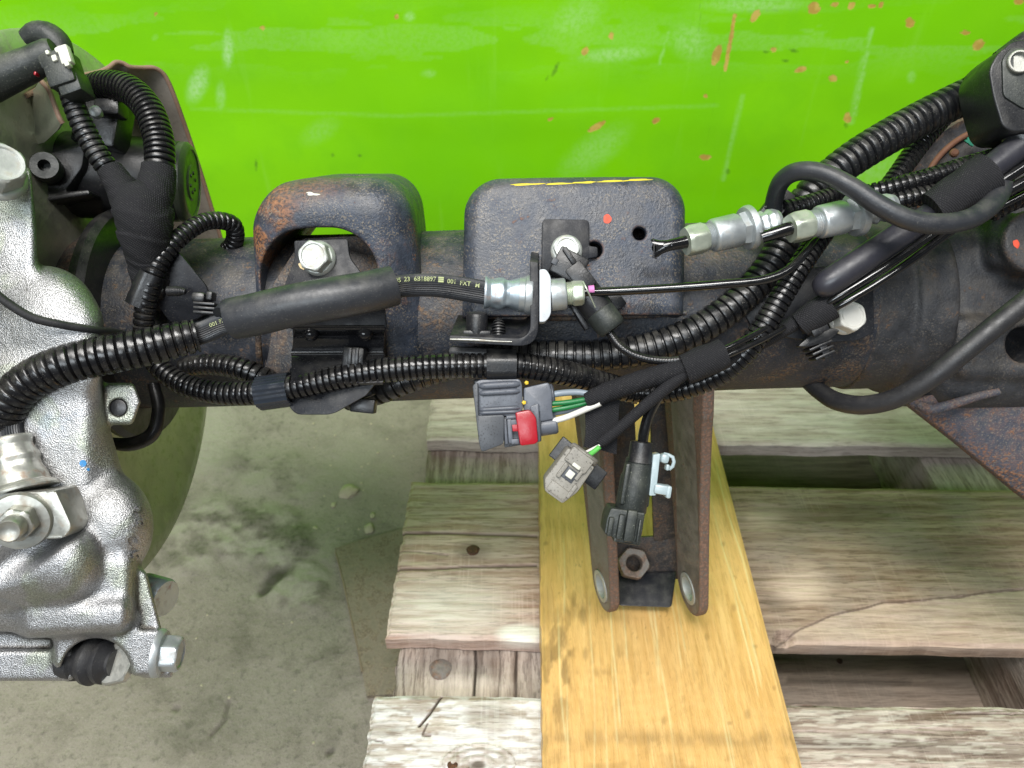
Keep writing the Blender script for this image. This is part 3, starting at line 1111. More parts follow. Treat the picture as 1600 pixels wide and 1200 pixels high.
def w_front_left(px, py, U, V):
    knot = np.hypot((px - 748) / 46, (py - 1195) / 26)
    rings = (.5 + .5 * np.sin(knot * 16)) * (knot < 1.25)
    crack = np.maximum.reduce([line(px, py, [(690, 1088), (672, 1115), (655, 1135)], 2.4), .8 * blob(px, py, (746, 1195), (12, 6), 0, .5), .7 * line(px, py, [(668, 1130), (660, 1148), (672, 1150)], 2), .5 * line(px, py, [(560, 1150), (600, 1160)], 2)])
    wet = np.maximum.reduce([.55 * blob(px, py, (765, 1118), (38, 26), 10, .35), .5 * blob(px, py, (660, 1095), (20, 14), 0, .5), .35 * blob(px, py, (600, 1140), (30, 14), -10, .6), .6 * blob(px, py, (712, 1190), (7, 20), 0, .4), .4 * rings])
    pale = np.clip(.85 - wet * 1.3 - crack, 0, 1) * sstep(.35, .6, fbm(px / 22, py / 6, 8, 4)) * .85
    return np.stack([wet * .35, pale, crack], -1), -.0018 * crack + .0012 * rings


def w_front_right(px, py, U, V):
    gr = fbm(px / 120, py / 5.0, 31, 3)
    crack = .7 * sstep(.60, .72, gr) * sstep(1200, 1100, py)
    dark = np.maximum(.5 * blob(px, py, (1420, 1165), (190, 12), 3, .6), .3 * blob(px, py, (1300, 1110), (60, 14), 0, .8))
    pale = .45 * sstep(.48, .62, fbm(px / 30, py / 3.0, 77, 3))
    return np.stack([dark, pale, crack * .6], -1), -.0024 * crack


def w_back(px, py, U, V):
    pale = .22 * sstep(.45, .7, fbm(px / 60, py / 10, 12, 3))
    dark = .4 * blob(px, py, (675, 640), (6, 5), 0, .5)
    return np.stack([dark, pale, np.zeros_like(px)], -1), np.zeros_like(px)


slab('plank', PALLET, -.1165, .1035, .362, .544, ZD, .017, M['plank_mid'], w_mid_left, 300, 150, 3)
slab('plank', PALLET, .1055, 1.02, .364, .545, ZD - .001, .017, M['plank_mid_right'], w_mid_right, 520, 150, 4, endrag=.0012)
slab('plank', PALLET, -.1175, .1030, .13, .310, ZD, .017, M['plank_front'], w_front_left, 300, 150, 6)
slab('plank', PALLET, .1055, 1.02, .13, .309, ZD, .017, M['plank_front_right'], w_front_right, 420, 150, 7)
slab('plank', PALLET, -.1070, 1.02, .606, .790, ZD, .017, M['plank_back'], w_back, 420, 60, 8)
zs = ZD - .0192


def w_stringer(px, py, U, V):
    crack = np.maximum.reduce([line(px, py, [(x, 1000), (x + 3 * math.sin(x), 1040), (x - 2, 1092)], w) * k for x, w, k in ((742, 3, 1), (808, 2, .8), (617, 1.6, .6), (633, 1.5, .6), (648, 1.5, .5), (606, 1.5, .5), (780, 1.4, .5), (664, 1.5, .4))])
    dark = np.maximum(.45 * blob(px, py, (690, 1030), (30, 24), 0, .6), .4 * blob(px, py, (752, 1030), (20, 28), 0, .6))
    dark = np.maximum(dark, .35 * sstep(760, 700, py))
    pale = .5 * blob(px, py, (730, 1075), (70, 16), 0, .7)
    return np.stack([dark, pale, crack], -1), -.0020 * crack


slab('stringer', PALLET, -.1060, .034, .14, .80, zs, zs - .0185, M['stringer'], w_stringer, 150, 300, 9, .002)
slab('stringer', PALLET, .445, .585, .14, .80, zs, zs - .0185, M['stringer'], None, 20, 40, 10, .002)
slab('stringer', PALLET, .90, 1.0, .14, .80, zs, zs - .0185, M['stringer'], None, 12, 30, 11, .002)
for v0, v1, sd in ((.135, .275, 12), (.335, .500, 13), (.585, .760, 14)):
    slab('bottom_board', PALLET, -.104, 1.01, v0, v1, .0178, .0170, M['bottom_board'], lambda px, py, U, V: (np.stack([.5 * blob(px, py, (1505, 1040), (80, 60), 0, .4), .2 + 0 * px, line(px, py, [(1230, 1062), (1400, 1066), (1600, 1058)], 2) * .6], -1), 0 * px), 200, 30, sd)  # dark blob paints the shadow at the right into the wear mask


def nail(p, zt, r, mat, dome):
    c = on_plane_z(*p, zt)
    m = []
    th = np.linspace(0, 2 * math.pi, 18, endpoint=False)
    prof = [(-.002, r * .95), (.0002, r), (.0006 + dome, r * .75), (.0008 + dome * 1.2, r * .02)]
    V = np.vstack([np.stack([c[0] + np.cos(th) * q * (1 + .07 * np.sin(th * 3)), c[1] + np.sin(th) * q, np.full(18, c[2] + h)], 1) for h, q in prof])
    F = [[i * 18 + j, i * 18 + (j + 1) % 18, (i + 1) * 18 + (j + 1) % 18, (i + 1) * 18 + j] for i in range(3) for j in range(18)] + [[54 + j for j in range(18)]]
    link_mesh('nail', V, F, mat, PALLET, 30)


nail((739, 860), ZD, .0064, M['nail'], .0012)
nail((688, 1046), zs, .0098, M['nail_grey'], .0012)
nail((707, 1196), ZD, .0040, M['nail'], .0004)
nail((1312, 1033), .018, .003, M['nail'], .0004)

# ------------------------------------------------------------------ honey-coloured timber that carries the axle


def w_board(px, py, U, V):
    rg = np.random.default_rng(4)
    streak = np.zeros_like(px)
    for k in range(30):
        u0 = rg.uniform(.022, .198)
        v0 = rg.uniform(.10, .5)
        L = rg.uniform(.04, .22)
        d = np.abs(U - u0 - (V - v0) * rg.uniform(-.05, .05) - .0012 * np.sin(V * 40 + k))
        streak = np.maximum(streak, (1 - sstep(.0003, .0011, d)) * sstep(v0, v0 + .01, V) * sstep(v0 + L, v0 + L * .6, V) * rg.uniform(.4, 1))
    f = fbm(px / 14, py / 30, 6, 4)
    f2 = fbm(px / 5, py / 9, 8, 3)
    grime = np.maximum.reduce([.85 * blob(px, py, (872, 1045), (34, 95), 4, .7) * sstep(.40, .66, f), .8 * blob(px, py, (900, 950), (20, 26), 0, .6) * sstep(.35, .6, f), .5 * blob(px, py, (855, 950), (10, 40), 0, .7),
                               .45 * blob(px, py, (950, 1060), (40, 60), 0, .8) * sstep(.5, .7, f)])
    band = .55 * np.exp(-((py - 1153 - .01 * (px - 900)) / 14) ** 2) * sstep(.25, .6, f)
    marks = np.zeros_like(px)
    for c, r in [((1038, 1126), (4, 7)), ((1168, 1116), (5, 8)), ((1130, 850), (3, 4)), ((853, 849), (4, 3)), ((915, 1022), (5, 10)), ((1120, 1155), (6, 6)), ((1180, 1010), (4, 3)), ((1105, 995), (4, 6)), ((1210, 1075), (3, 4)), ((1140, 1130), (4, 3)), ((895, 955), (6, 14)), ((1146, 950), (4, 6))]:
        marks = np.maximum(marks, .5 * blob(px, py, c, r, 0, .6))
    flecks = .5 * sstep(.76, .84, f2) * sstep(.45, .7, fbm(px / 60, py / 60, 19))
    knot = np.hypot((px - 985) / 120, (py - 1000) / 95)
    rings = .07 * (.5 + .5 * np.sin(knot * 38)) * (knot < 1.4) * (py > 900)
    edge = .5 * (1 - sstep(.001, .004, U - .0172)) * sstep(.4, .7, f)
    lowgrime = .35 * sstep(1130, 1200, py) * sstep(.42, .66, fbm(px / 30, py / 16, 41, 4))
    dark = np.clip(np.maximum.reduce([grime, band, marks, flecks, rings, edge, lowgrime]), 0, 1) * .80
    dark = np.maximum(dark, .55 * blob(px, py, (1085, 862), (14, 40), 5, .7))
    return np.stack([dark, streak * .48, 0 * px], -1), .0004 * streak


TIMBER = slab('timber_board', None, .0172, .2017, -.02, .80, .170, .0365, M['lumber'], w_board, 220, 620, 15, .0004, .0012)
tag(TIMBER, 'honey yellow timber board lying across the pallet under the rusty clevis', 'board')

# ------------------------------------------------------------------ rear axle housing
AXLE = thing('axle_housing', 'rust-flecked black axle tube with welded spring perches running across the picture', 'axle', to_world(C(800, 640, 540)))
A0, A1 = C(60, 513, 530), C(1420, 471, 530)
AXD = unit(A1 - A0)
m = MB()
ts = np.linspace(0, 1, 120)[:, None]
m.sweep(A0 * (1 - ts) + A1 * ts, .0575, 128, True, lambda i, th: 1 + .0035 * np.sin(th * 3 + i * .05) + .0025 * np.sin(i * .3 + th))
m.build('axle_tube', M['tube'], AXLE, 60)


def f_left_perch(U, V, W):
    t = math.radians(17)
    a = (U - 492 - .02 * (V - 300)) * (1 - .00055 * np.clip(V - 300, -60, 200))
    b = math.cos(t) * (V - 279) + math.sin(t) * W
    c = -math.sin(t) * (V - 279) + math.cos(t) * W
    b = b - 24 * (np.clip(-a, 0, 140) / 110) ** 2 + 0 * c
    flare = np.clip((b - 60) / 200, 0, 1)
    out = s_box(a, b, c, (12, 190, 155), (131 + 0 * b, 190, 155), 60)
    inn = s_box(a, b, c, (-10, 282, 170), (92, 206, 300), 66)
    lip = s_box(a, b, c, (-8, 282, -10), (98, 211, 18), 68)
    d = smax(out, -inn, 7)
    d = smax(d, -lip, 10)
    hole = s_cyl(a, b, c, (38, -30, 165), (38, 40, 165), 26, 2)
    d = smax(d, -(hole), 8)
    cut = b - 318 - .25 * c
    return smax(d, cut, 6)


PERCH_L = sdf_part('spring_perch', f_left_perch, 440, (370, 200, -30), (660, 640, 340), 2.6, M['perch'], AXLE, attr=lambda u, v, w: np.stack([np.maximum(np.clip(blob(u, v, (402, 350), (46, 110), 12, .7) * 1.1, 0, 1) * sstep(.38, .6, fbm(u / 26, v / 26, 3)), .5 * blob(u, v, (470, 290), (60, 22), -10, .8)), 0 * u, 0 * u], -1))


def rr2(x, y, hx, hy, r):
    qx, qy = np.abs(x) - hx + r, np.abs(y) - hy + r
    return np.hypot(np.maximum(qx, 0), np.maximum(qy, 0)) + np.minimum(np.maximum(qx, qy), 0) - r


def f_right_perch(U, V, W):
    x, y = U - 899 + .02 * (V - 400), V - 412 + .012 * (U - 899)
    Wd = W - 7 * ((x / 176) ** 2 + (np.minimum(y + 20, 0) / 120) ** 2) - 2 * np.sin(x / 40) * 0
    q1 = rr2(x, y, 177, 143, 58)
    q2 = np.abs(Wd - 110) - 110
    e = 26
    d = np.hypot(np.maximum(q1 + e, 0), np.maximum(q2 + e, 0)) + np.minimum(np.maximum(q1 + e, q2 + e), 0) - e
    d = smax(d, V - 493 + .010 * (U - 900), 4)
    inn = s_box(x, y, W, (0, 30, 130), (163, 155, 110), 50)
    d = np.maximum(d, -inn)
    d = smax(d, -s_cyl(U, V, W, (1000, 364, -40), (1000, 364, 60), 10.5, 1), 3)
    d = smax(d, -s_cyl(U, V, W, (929, 390, -40), (929, 390, 60), 13, 1), 3)
    return d


PERCH_R = sdf_part('spring_perch', f_right_perch, 450, (705, 255, -20), (1095, 520, 240), 2.5, M['perch'], AXLE)
m = MB()
m.boxpx(905, 398, 505, 300, 170, 4)
m.build('perch_web', M['iron'], AXLE)


def f_diff(U, V, W):
    ring = s_cyl(U, V, W, (1398, 466, 74), (1462, 464, 74), 149, 12)
    ring2 = s_cyl(U, V, W, (1340, 468, 74), (1404, 466, 74), 141, 4)
    body = s_box(U, V, W, (1752, 492, 92), (308, 148, 128), 58)
    d = smin(ring, body, 26)
    d = smin(d, ring2, 4)
    boss = s_cyl(U, V, W, (1562, 392, -84), (1562, 392, 60), 47, 7)
    d = smin(d, boss, 14)
    rib = s_box(U, V, W, (1528, 372, -34), (13, 52, 26), 10)
    d = smin(d, rib, 14)
    web = s_box(U, V, W, (1560, 545, -36), (90, 46, 16), 14)
    d = smin(d, web, 16)
    d = smax(d, -s_cyl(U, V, W, (1566, 541, -90), (1566, 541, 40), 27, 2), 4)
    return d


DIFF = sdf_part('differential_neck', f_diff, 500, (1325, 290, -110), (2080, 660, 250), 3.8, M['iron'], AXLE)
# rusted gusset below the neck
m = MB()
m.prism(rounded([(1418, 630, 505), (1470, 612, 500), (1800, 520, 480), (1860, 900, 530), (1740, 880, 526), (1592, 770, 520), (1500, 694, 514)], 8), 505, 8, .0012)
m.build('gusset', M['rust'], AXLE)
m = MB()
lp, lr, ls = px_path([(1436, 632, 497, 7), (1452, 640, 494, 9), (1480, 634, 492, 8), (1525, 620, 489, 7), (1560, 612, 488, 6)], .003)
m.sweep(lp, lr, 12)
m.build('weld_bead', M['rust'], AXLE)
for pts in ([(402, 470, 452, 4), (404, 540, 466, 5), (408, 590, 484, 5)], [(640, 420, 476, 4), (642, 500, 486, 5), (632, 560, 492, 5)], [(728, 494, 462, 4), (820, 497, 462, 5), (960, 495, 462, 4.5), (1072, 489, 462, 4)]):
    lp, lr, ls = px_path(pts, .0012)
    m = MB()
    m.sweep(lp, lr * (.85 + .3 * fbm(np.arange(len(lp)) * .6, np.zeros(len(lp)), 5)), 10)
    m.build('weld_bead', M['tube'], AXLE)


# lower clevis with two drilled arms
def clevis_arm(p0, p1, yaw, r0, r1, hole, thick):
    P0, P1 = C(*p0), C(*p1)
    k = .570 / FPX
    e = unit(P1 - P0)
    d = np.array([yaw, 0, 1.0])
    d = unit(d - e * (d @ e))
    n = np.cross(e, d)
    q0 = np.array([P0[0] / k + 800, P0[1] / k + 600, (P0[2] - .570) / k])
    L = np.linalg.norm(P1 - P0) / k
    r0, r1, hole, th = r0 / k / 1000, r1 / k / 1000, hole / k / 1000, thick / k / 1000

    def f(U, V, W):
        x, y, z = U - q0[0], V - q0[1], W - q0[2]
        l = x * e[0] + y * e[1] + z * e[2]
        c = x * d[0] + y * d[1] + z * d[2]
        h = x * n[0] + y * n[1] + z * n[2]
        t = np.clip(l / L, 0, 1)
        wid = r0 + (r1 - r0) * (t ** .7)
        c = c - 8 * np.sin(t * math.pi)
        s2 = np.hypot(np.maximum(l - L, 0), c) - wid
        s2 = np.maximum(s2, -l - 85)
        s2 = np.maximum(s2, hole - np.hypot(l - L, c))
        h = h + 14 * (1 - t) ** 2
        sh = np.abs(h) - th / 2
        ed = 4
        return np.hypot(np.maximum(s2 + ed, 0), np.maximum(sh + ed, 0)) + np.minimum(np.maximum(s2 + ed, sh + ed), 0) - ed
    q1 = q0 + e * L
    lo = np.minimum(q0, q1) - max(r0, 70) - 20
    hi = np.maximum(q0, q1) + max(r0, 70) + 20
    lo[0], hi[0] = min(q0[0], q1[0]) - 45, max(q0[0], q1[0]) + 45
    
    def at(U, V, W):
        x, y, z = U - q0[0], V - q0[1], W - q0[2]
        l = x * e[0] + y * e[1] + z * e[2]
        c = x * d[0] + y * d[1] + z * d[2]
        t = np.clip(l / L, 0, 1)
        wid = r0 + (r1 - r0) * (t ** .7)
        front = sstep(.90, .97, -(c - 8 * np.sin(t * math.pi)) / wid) * sstep(.15, .5, t)
        end = sstep(L + r1 * .86, L + r1 * .95, np.hypot(np.maximum(l - L, 0), c) + L)
        m_ = np.maximum.reduce([front, end, .45 * sstep(.55, 1.0, t) * sstep(.35, .65, fbm(U / 20, V / 20, 4))])
        return np.stack([m_, 0 * m_, 0 * m_], -1)
    o = sdf_part('clevis_arm', f, 570, lo, hi, 2.0, M['clevis'], AXLE, attr=at)
    s = MB()
    a = P1 - n * thick / 2000 * 1.15
    R, r = hole * k * 1.04, hole * k * .78
    tk = thick / 1000 * 1.3
    s.lathe([(0, R), (tk, R), (tk, r), (0, r), (0, R)], a, n, 40, caps=False)
    s.build('sleeve', M['bolt'], o, 40)


clevis_arm((1086, 615, 536), (1082, 918, 613), -.16, 36, 22, 12.5, 8.0)
clevis_arm((936, 625, 548), (946, 914, 613), -.22, 35, 21, 12.5, 8.0)
m = MB()
m.prism(rounded([(1016, 600, 600), (1052, 600, 600), (1056, 840, 640), (1022, 846, 640), (1019, 760, 626)], 6), 620, 5)
m.prism(rounded([(955, 842, 641), (1062, 836, 641), (1062, 905, 652), (955, 910, 652)], 4), 645, 5)
m.prism(rounded([(955, 600, 600), (990, 600, 600), (1000, 842, 640), (955, 850, 640)], 6), 620, 5)
m.build('clevis_back', M['iron'], AXLE)  # darker iron paint puts the back plate's shade into its colour
m = MB()
m.prism(rounded([(958, 896, 647), (1058, 893, 647), (1050, 950, 628), (966, 947, 628)], 6), 645, 6, .0015)
m.build('clevis_floor', M['ecoat'], AXLE)
m = MB()
na = unit(np.array([.0, -.35, -1.0]))
nc = C(988, 882, 641)
e1, e2, a = frame_of(na)
th = np.linspace(0, 2 * math.pi, 48, endpoint=False)
hx = .0118 / np.cos((th + .2) % (math.pi / 3) - math.pi / 6)
ring = np.cos(th)[:, None] * e1 + np.sin(th)[:, None] * e2
lv = [(0, hx), (.009, hx), (.0105, np.minimum(hx * .96, .0122)), (.0105, np.full(48, .0072)), (.0092, np.full(48, .0064)), (0, np.full(48, .0064)), (0, hx)]
V = np.vstack([nc + a * h + ring * r[:, None] for h, r in lv])
m.add(V, [[i * 48 + j, i * 48 + (j + 1) % 48, (i + 1) * 48 + (j + 1) % 48, (i + 1) * 48 + j] for i in range(len(lv) - 1) for j in range(48)])
m.build('weld_nut', M['clevis'], AXLE)


# paint marks on the pressings
def decal(name, c, r, ang, mat, parent, depth=.0003, seed=0, lumpy=.12):
    th = np.linspace(0, 2 * math.pi, 28, endpoint=False)
    k = 1 + lumpy * np.sin(th * 3 + seed) + lumpy * .6 * np.sin(th * 5 + seed * 2)
    a = math.radians(ang)
    x, y = r[0] * k * np.cos(th), r[1] * k * np.sin(th)
    ring = [(c[0] + x[i] * math.cos(a) - y[i] * math.sin(a), c[1] + x[i] * math.sin(a) + y[i] * math.cos(a)) for i in range(28)]
    mm = MB()
    mm.prism(ring, c[2], depth * 1000, 0)
    return mm.build(name, mat, parent, 30)



from mathutils.bvhtree import BVHTree
_bv = {}


def bvh_of(o):
    if o.name not in _bv:
        off = np.array(wloc(o))
        _bv[o.name] = BVHTree.FromPolygons([tuple(np.array(q.co) + off) for q in o.data.vertices], [tuple(f.vertices) for f in o.data.polygons])
    return _bv[o.name]


def cast_px(o, px, py):
    d = unit(to_world(C(px, py, 1000)) - CAM)
    h = bvh_of(o).ray_cast(Vector(CAM), Vector(d))
    return (None if h[0] is None else np.array(h[0])), d


def paint_blob(name, c, r, ang, mat, parent, target, seed=0, lumpy=.12, n=26):
    """a dab of paint that follows the surface it was put on"""
    th = np.linspace(0, 2 * math.pi, n, endpoint=False)
    k = 1 + lumpy * np.sin(th * 3 + seed) + lumpy * .6 * np.sin(th * 5 + seed * 2)
    a = math.radians(ang)
    rings = []
    for f in (1.0, .97, .6, .02):
        x, y = r[0] * k * np.cos(th) * f, r[1] * k * np.sin(th) * f
        rings.append(np.stack([c[0] + x * math.cos(a) - y * math.sin(a), c[1] + x * math.sin(a) + y * math.cos(a)], 1))
    V = []
    last = None
    for q, lift in zip(rings, (-.0002, .00022, .00026, .00026)):
        for p in q:
            h, d = cast_px(target, *p)
            if h is None:
                h = CAM + d * (last or .45)
            last = np.linalg.norm(h - CAM)
            V.append(h - d * lift)
    F = [[i * n + j, i * n + (j + 1) % n, (i + 1) * n + (j + 1) % n, (i + 1) * n + j] for i in range(3) for j in range(n)]
    V, F = fix_normals(np.array(V), F)
    return link_mesh(name, V, F, mat, parent, 60)


paint_blob('red_dot', (949, 342), (6.5, 7.5), 0, M['red_paint'], PERCH_R, PERCH_R, 1, .05)
paint_blob('red_dot', (1588, 381), (5, 7), -20, M['red_paint'], DIFF, DIFF, 3, .07)
paint_blob('paint_fleck', (488, 303), (10, 2.4), 8, M['white_tab'], PERCH_L, PERCH_L, 2, .3)
for (x0, x1, y) in ((800, 846, 288), (855, 892, 287), (900, 928, 285), (938, 975, 283), (980, 1014, 281)):
    paint_blob('yellow_stroke', ((x0 + x1) / 2, y), ((x1 - x0) / 2 + 4, 1.5), -2, M['yellow_paint'], PERCH_R, PERCH_R, x0 % 7, .16, 40)

# ------------------------------------------------------------------ sweeps of the harness
def conduit(name, pts, pitch, mat, parent=None, depth=.15, duty=.62, seg=28, sub=8, soft=False):
    """corrugated conduit: ring after ring along a smooth path (pitch in mm)"""
    p, r, s = px_path(pts, pitch / 1000 / sub)
    ph = (s / (pitch / 1000)) % 1.0
    if soft:
        g = .5 + .5 * np.cos(ph * 2 * math.pi)
        k = 1 - depth * (1 - g ** .55)
    else:
        q = np.abs(ph - .5) * 2            # 1 at groove middle
        k = 1 - depth * 1.25 * sstep(duty + .08, duty + .20, q) - .018 * q
    jit = 1 + .012 * (fbm(s * 300, s * 0, 3, 2) - .5)
    m = MB()
    m.sweep(p, r * k * jit, seg)
    return m.build(name, mat, parent, 44, fix=False)


def smooth_tube(name, pts, mat, parent=None, seg=24, rfun=None, step=.0025, sharp=60):
    p, r, s = px_path(pts, step)
    m = MB()
    m.sweep(p, r, seg, True, rfun, s)
    return m.build(name, mat, parent, sharp, fix=False)


def taped(name, pts, mat=None, parent=None, pitch=.011, slant=.3, step=.0006, lift=.055, seed=0):
    """cloth tape wound in overlapping turns"""
    def rf(s, th):
        ph = (s / pitch + slant * np.sin(th + seed) + .15 * np.sin(2 * th + s * 200)) % 1.0
        return 1 + lift * (1 - ph) - lift * .5 + .02 * np.sin(th * 3 + s * 320 + seed) + .012 * np.sin(th * 7 + s * 900)
    p, r, s = px_path(pts, step)
    m = MB()
    m.sweep(p, r, 36, True, rf, s)
    return m.build(name, mat or M['tape'], parent, 180, fix=False)


def band(name, pts, parent=None, flat=.82, lift=.02, seed=0, step=.0006):
    """a short cuff of cloth tape with cut ends, a little flattened towards the camera"""
    def rf(s, th):
        return 1 + .018 * np.sin(th * 3 + s * 160 + seed) + .012 * np.sin(th * 6 + s * 420 + seed * 2) + lift * np.sin(s * 420 + th)
    p, r, s = px_path(pts, step)
    p = np.vstack([p[:1], p, p[-1:]])
    r = np.r_[r[0] * .55, r, r[-1] * .55]
    s = np.r_[s[0], s, s[-1]]
    p[0] = p[0] + (p[1] - p[2]) * .05
    p[-1] = p[-1] + (p[-2] - p[-3]) * .05
    m = MB()
    m.sweep(p, r, 40, True, rf, s)
    v = m.v[0]
    mid = p.mean(0)
    v[:, 2] = mid[2] + (v[:, 2] - mid[2]) * flat
    return m.build(name, M['tape'], parent, 50, fix=False)


def along(p0, p1, prof, name, mat, parent=None, seg=40, hexr=None, sharp=40, dimple=None):
    """turned part on the axis p0 -> p1: prof = [(t 0..1, r px)...]"""
    a, b = C(*p0), C(*p1)
    L = np.linalg.norm(b - a)
    z0, z1 = p0[2], p1[2]
    m = MB()
    if dimple is None:
        m.lathe([(t * L, r * (z0 + (z1 - z0) * t) / 1000 / FPX) for t, r in prof], a, b - a, seg, hint=(0, 1, 0))
    else:
        t = np.linspace(0, 1, 60)
        r = np.interp(t, [q[0] for q in prof], [q[1] for q in prof]) * (z0 + (z1 - z0) * t) / 1000 / FPX
        m.sweep(a + (b - a) * t[:, None], r, 48, True, dimple, t)
    return m.build(name, mat, parent, sharp)


def hexnut(p0, p1, af, name, mat, parent=None, phase=0.0, bore=0.0):
    a, b = C(*p0), C(*p1)
    L = np.linalg.norm(b - a)
    e1, e2, ax = frame_of(b - a, (0, 1, 0))
    k = (p0[2] + p1[2]) / 2000 / FPX
    th = np.linspace(0, 2 * math.pi, 48, endpoint=False)
    hx = (af * k / 2) / np.cos((th + phase) % (math.pi / 3) - math.pi / 6)
    rd = np.minimum(hx, af * k * .535)
    ring = np.cos(th)[:, None] * e1 + np.sin(th)[:, None] * e2
    br = bore * k if bore else af * k * .2
    lv = [(0, np.full(48, br)), (0, rd * .93), (L * .14, rd), (L * .22, hx), (L * .80, hx), (L * .88, rd), (L, rd * .93), (L, np.full(48, br))]
    V = np.vstack([a + ax * h + ring * r[:, None] for h, r in lv])
    m = MB()
    m.add(V, [[i * 48 + j, i * 48 + (j + 1) % 48, (i + 1) * 48 + (j + 1) % 48, (i + 1) * 48 + j] for i in range(len(lv) - 1) for j in range(48)]
          + [list(range(48))[::-1], [(len(lv) - 1) * 48 + j for j in range(48)]])
    return m.build(name, mat, parent, 30)




def drape_text(name, txt, p, size, rot, mat, parent, target, lift=.00025, depth=.0004, bold=0.0, vscale=1.0, spacing=1.0):
    """letters laid on the surface of target: size in px, placed at picture position p = (px, py), pressed onto it along the view"""
    cu = bpy.data.curves.new(name, 'FONT')
    cu.body = txt
    cu.size = 1.0
    cu.align_x = 'CENTER'
    cu.align_y = 'CENTER'
    cu.offset = bold
    cu.space_character = spacing
    cu.resolution_u = 3
    ob = bpy.data.objects.new(name, cu)
    COL.objects.link(ob)
    me = bpy.data.meshes.new_from_object(ob.evaluated_get(bpy.context.evaluated_depsgraph_get()))
    bpy.data.objects.remove(ob)
    bpy.data.curves.remove(cu)
    v = np.array([x.co[:] for x in me.vertices])[:, :2]
    F = [list(f.vertices) for f in me.polygons]
    bpy.data.meshes.remove(me)
    a = math.radians(rot)
    x, y = v[:, 0] * size, -v[:, 1] * size * vscale
    px, py = p[0] + x * math.cos(a) - y * math.sin(a), p[1] + x * math.sin(a) + y * math.cos(a)
    bv = bvh_of(target)
    out, low = [], []
    zlast = None
    for i in range(len(px)):
        d = to_world(C(px[i], py[i], 1000)) - CAM
        h = bv.ray_cast(Vector(CAM), Vector(d).normalized())
        if h[0] is None:
            q = CAM + unit(d) * (zlast or .43)
        else:
            q = np.array(h[0])
            zlast = np.linalg.norm(q - CAM)
        out.append(q - unit(d) * lift)
        low.append(q + unit(d) * depth)
    n = len(out)
    edges = {}
    for f in F:
        for i, j in zip(f, f[1:] + f[:1]):
            edges[(i, j)] = edges.get((i, j), 0) + 1
    FF = [f[:] for f in F] + [[i + n for i in f[::-1]] for f in F]
    for (i, j) in edges:
        if (j, i) not in edges:
            FF.append([i, i + n, j + n, j])
    V2, F2 = fix_normals(np.vstack([out, low]), FF)
    return link_mesh(name, V2, F2, mat, parent, 30)


# ------------------------------------------------------------------ brake backing plate and splash guard
PLATE = thing('backing_plate', 'large olive round brake backing plate behind the silver caliper', 'brake plate', to_world(C(250, 880, 590)))
mid = A0 + AXD * ((-.283 - A0[0]) / AXD[0])
m = MB()
m.lathe([(0, .02), (.0, .150), (.004, .170), (.001, .1855), (-.001, .1870), (-.003, .1855), (.002, .168), (-.002, .148), (-.002, .02)], mid, AXD, 128)
m.build('disc', M['olive'], PLATE, 60)
m = MB()
m.lathe([(-.010, .056), (.004, .064), (.018, .066), (.024, .062), (.024, .05)], mid, AXD, 72)
m.build('hub_flange', M['iron'], PLATE)
m = MB()
m.lathe([(.020, .055), (.020, .078), (.026, .080), (.030, .077), (.030, .055)], mid, AXD, 72)
m.build('seal_ring', M['black'], PLATE)
# strap of black rubber behind the caliper ear
smooth_tube('grommet', [(168, 692, 470, 9), (205, 694, 472, 11), (238, 678, 474, 11), (248, 640, 476, 10), (240, 600, 478, 9)], M['black'], PLATE)

GUARD = thing('splash_guard', 'stamped grey-brown splash guard with a rolled rusty rim at upper left', 'splash guard', to_world(C(300, 380, 600)))
rim = [(40, 150, 452), (75, 132, 468), (112, 121, 486), (150, 114, 502), (168, 107, 508), (180, 98, 512), (192, 99, 516), (204, 105, 520), (222, 106, 528), (240, 106, 534), (254, 114, 540), (264, 130, 546), (276, 160, 556), (292, 205, 572), (310, 258, 590), (328, 316, 610), (346, 376, 630), (352, 410, 640)]
rimc = spline(Cs(rim), 8)
N = len(rimc)
k = np.linspace(0, 1, N)[:, None]
inner1 = rimc + np.array([-.012, .006, .006])
inner2 = rimc + np.array([-.030, .010, .020]) + k * np.array([-.010, -.004, .01])
inner3 = rimc + np.array([-.060, .016, .045]) + k * np.array([-.02, 0, .01])
inner4 = rimc + np.array([-.110, .03, .06])
m = MB()
m.sheet(np.stack([rimc, inner1, inner2, inner3, inner4]), .0016)
m.build('guard_shell', M['taupe'], GUARD, 80)
m = MB()
m.sweep(rimc, .0016, 10)
m.build('rim', M['shield_edge'], GUARD)
fl = Cs([(60, 136, 470), (112, 120, 486), (150, 113, 502), (168, 106, 508), (180, 97, 512)])
flc = spline(fl, 8)
m = MB()
m.sheet(np.stack([flc + np.array([0, -.0008, 0]), flc + np.array([-.004, -.0050, .014]), flc + np.array([-.012, -.0072, .030])]), .0016)
m.build('top_flange', M['olive'], GUARD, 80)
# the curled tongue with a raw edge just right of the plug
tg = Cs([(64, 126, 448), (76, 140, 446), (84, 160, 446), (92, 182, 446), (98, 192, 448)])
tgc = spline(tg, 8)
m = MB()
m.sheet(np.stack([tgc, tgc + np.array([-.006, .002, .006]), tgc + np.array([-.020, .006, .016]), tgc + np.array([-.045, .010, .020])]), .002)
m.build('tongue', M['olive'], GUARD, 80)
m = MB()
m.sweep(tgc, .0015, 8)
m.build('tongue_edge', M['shield_edge'], GUARD)

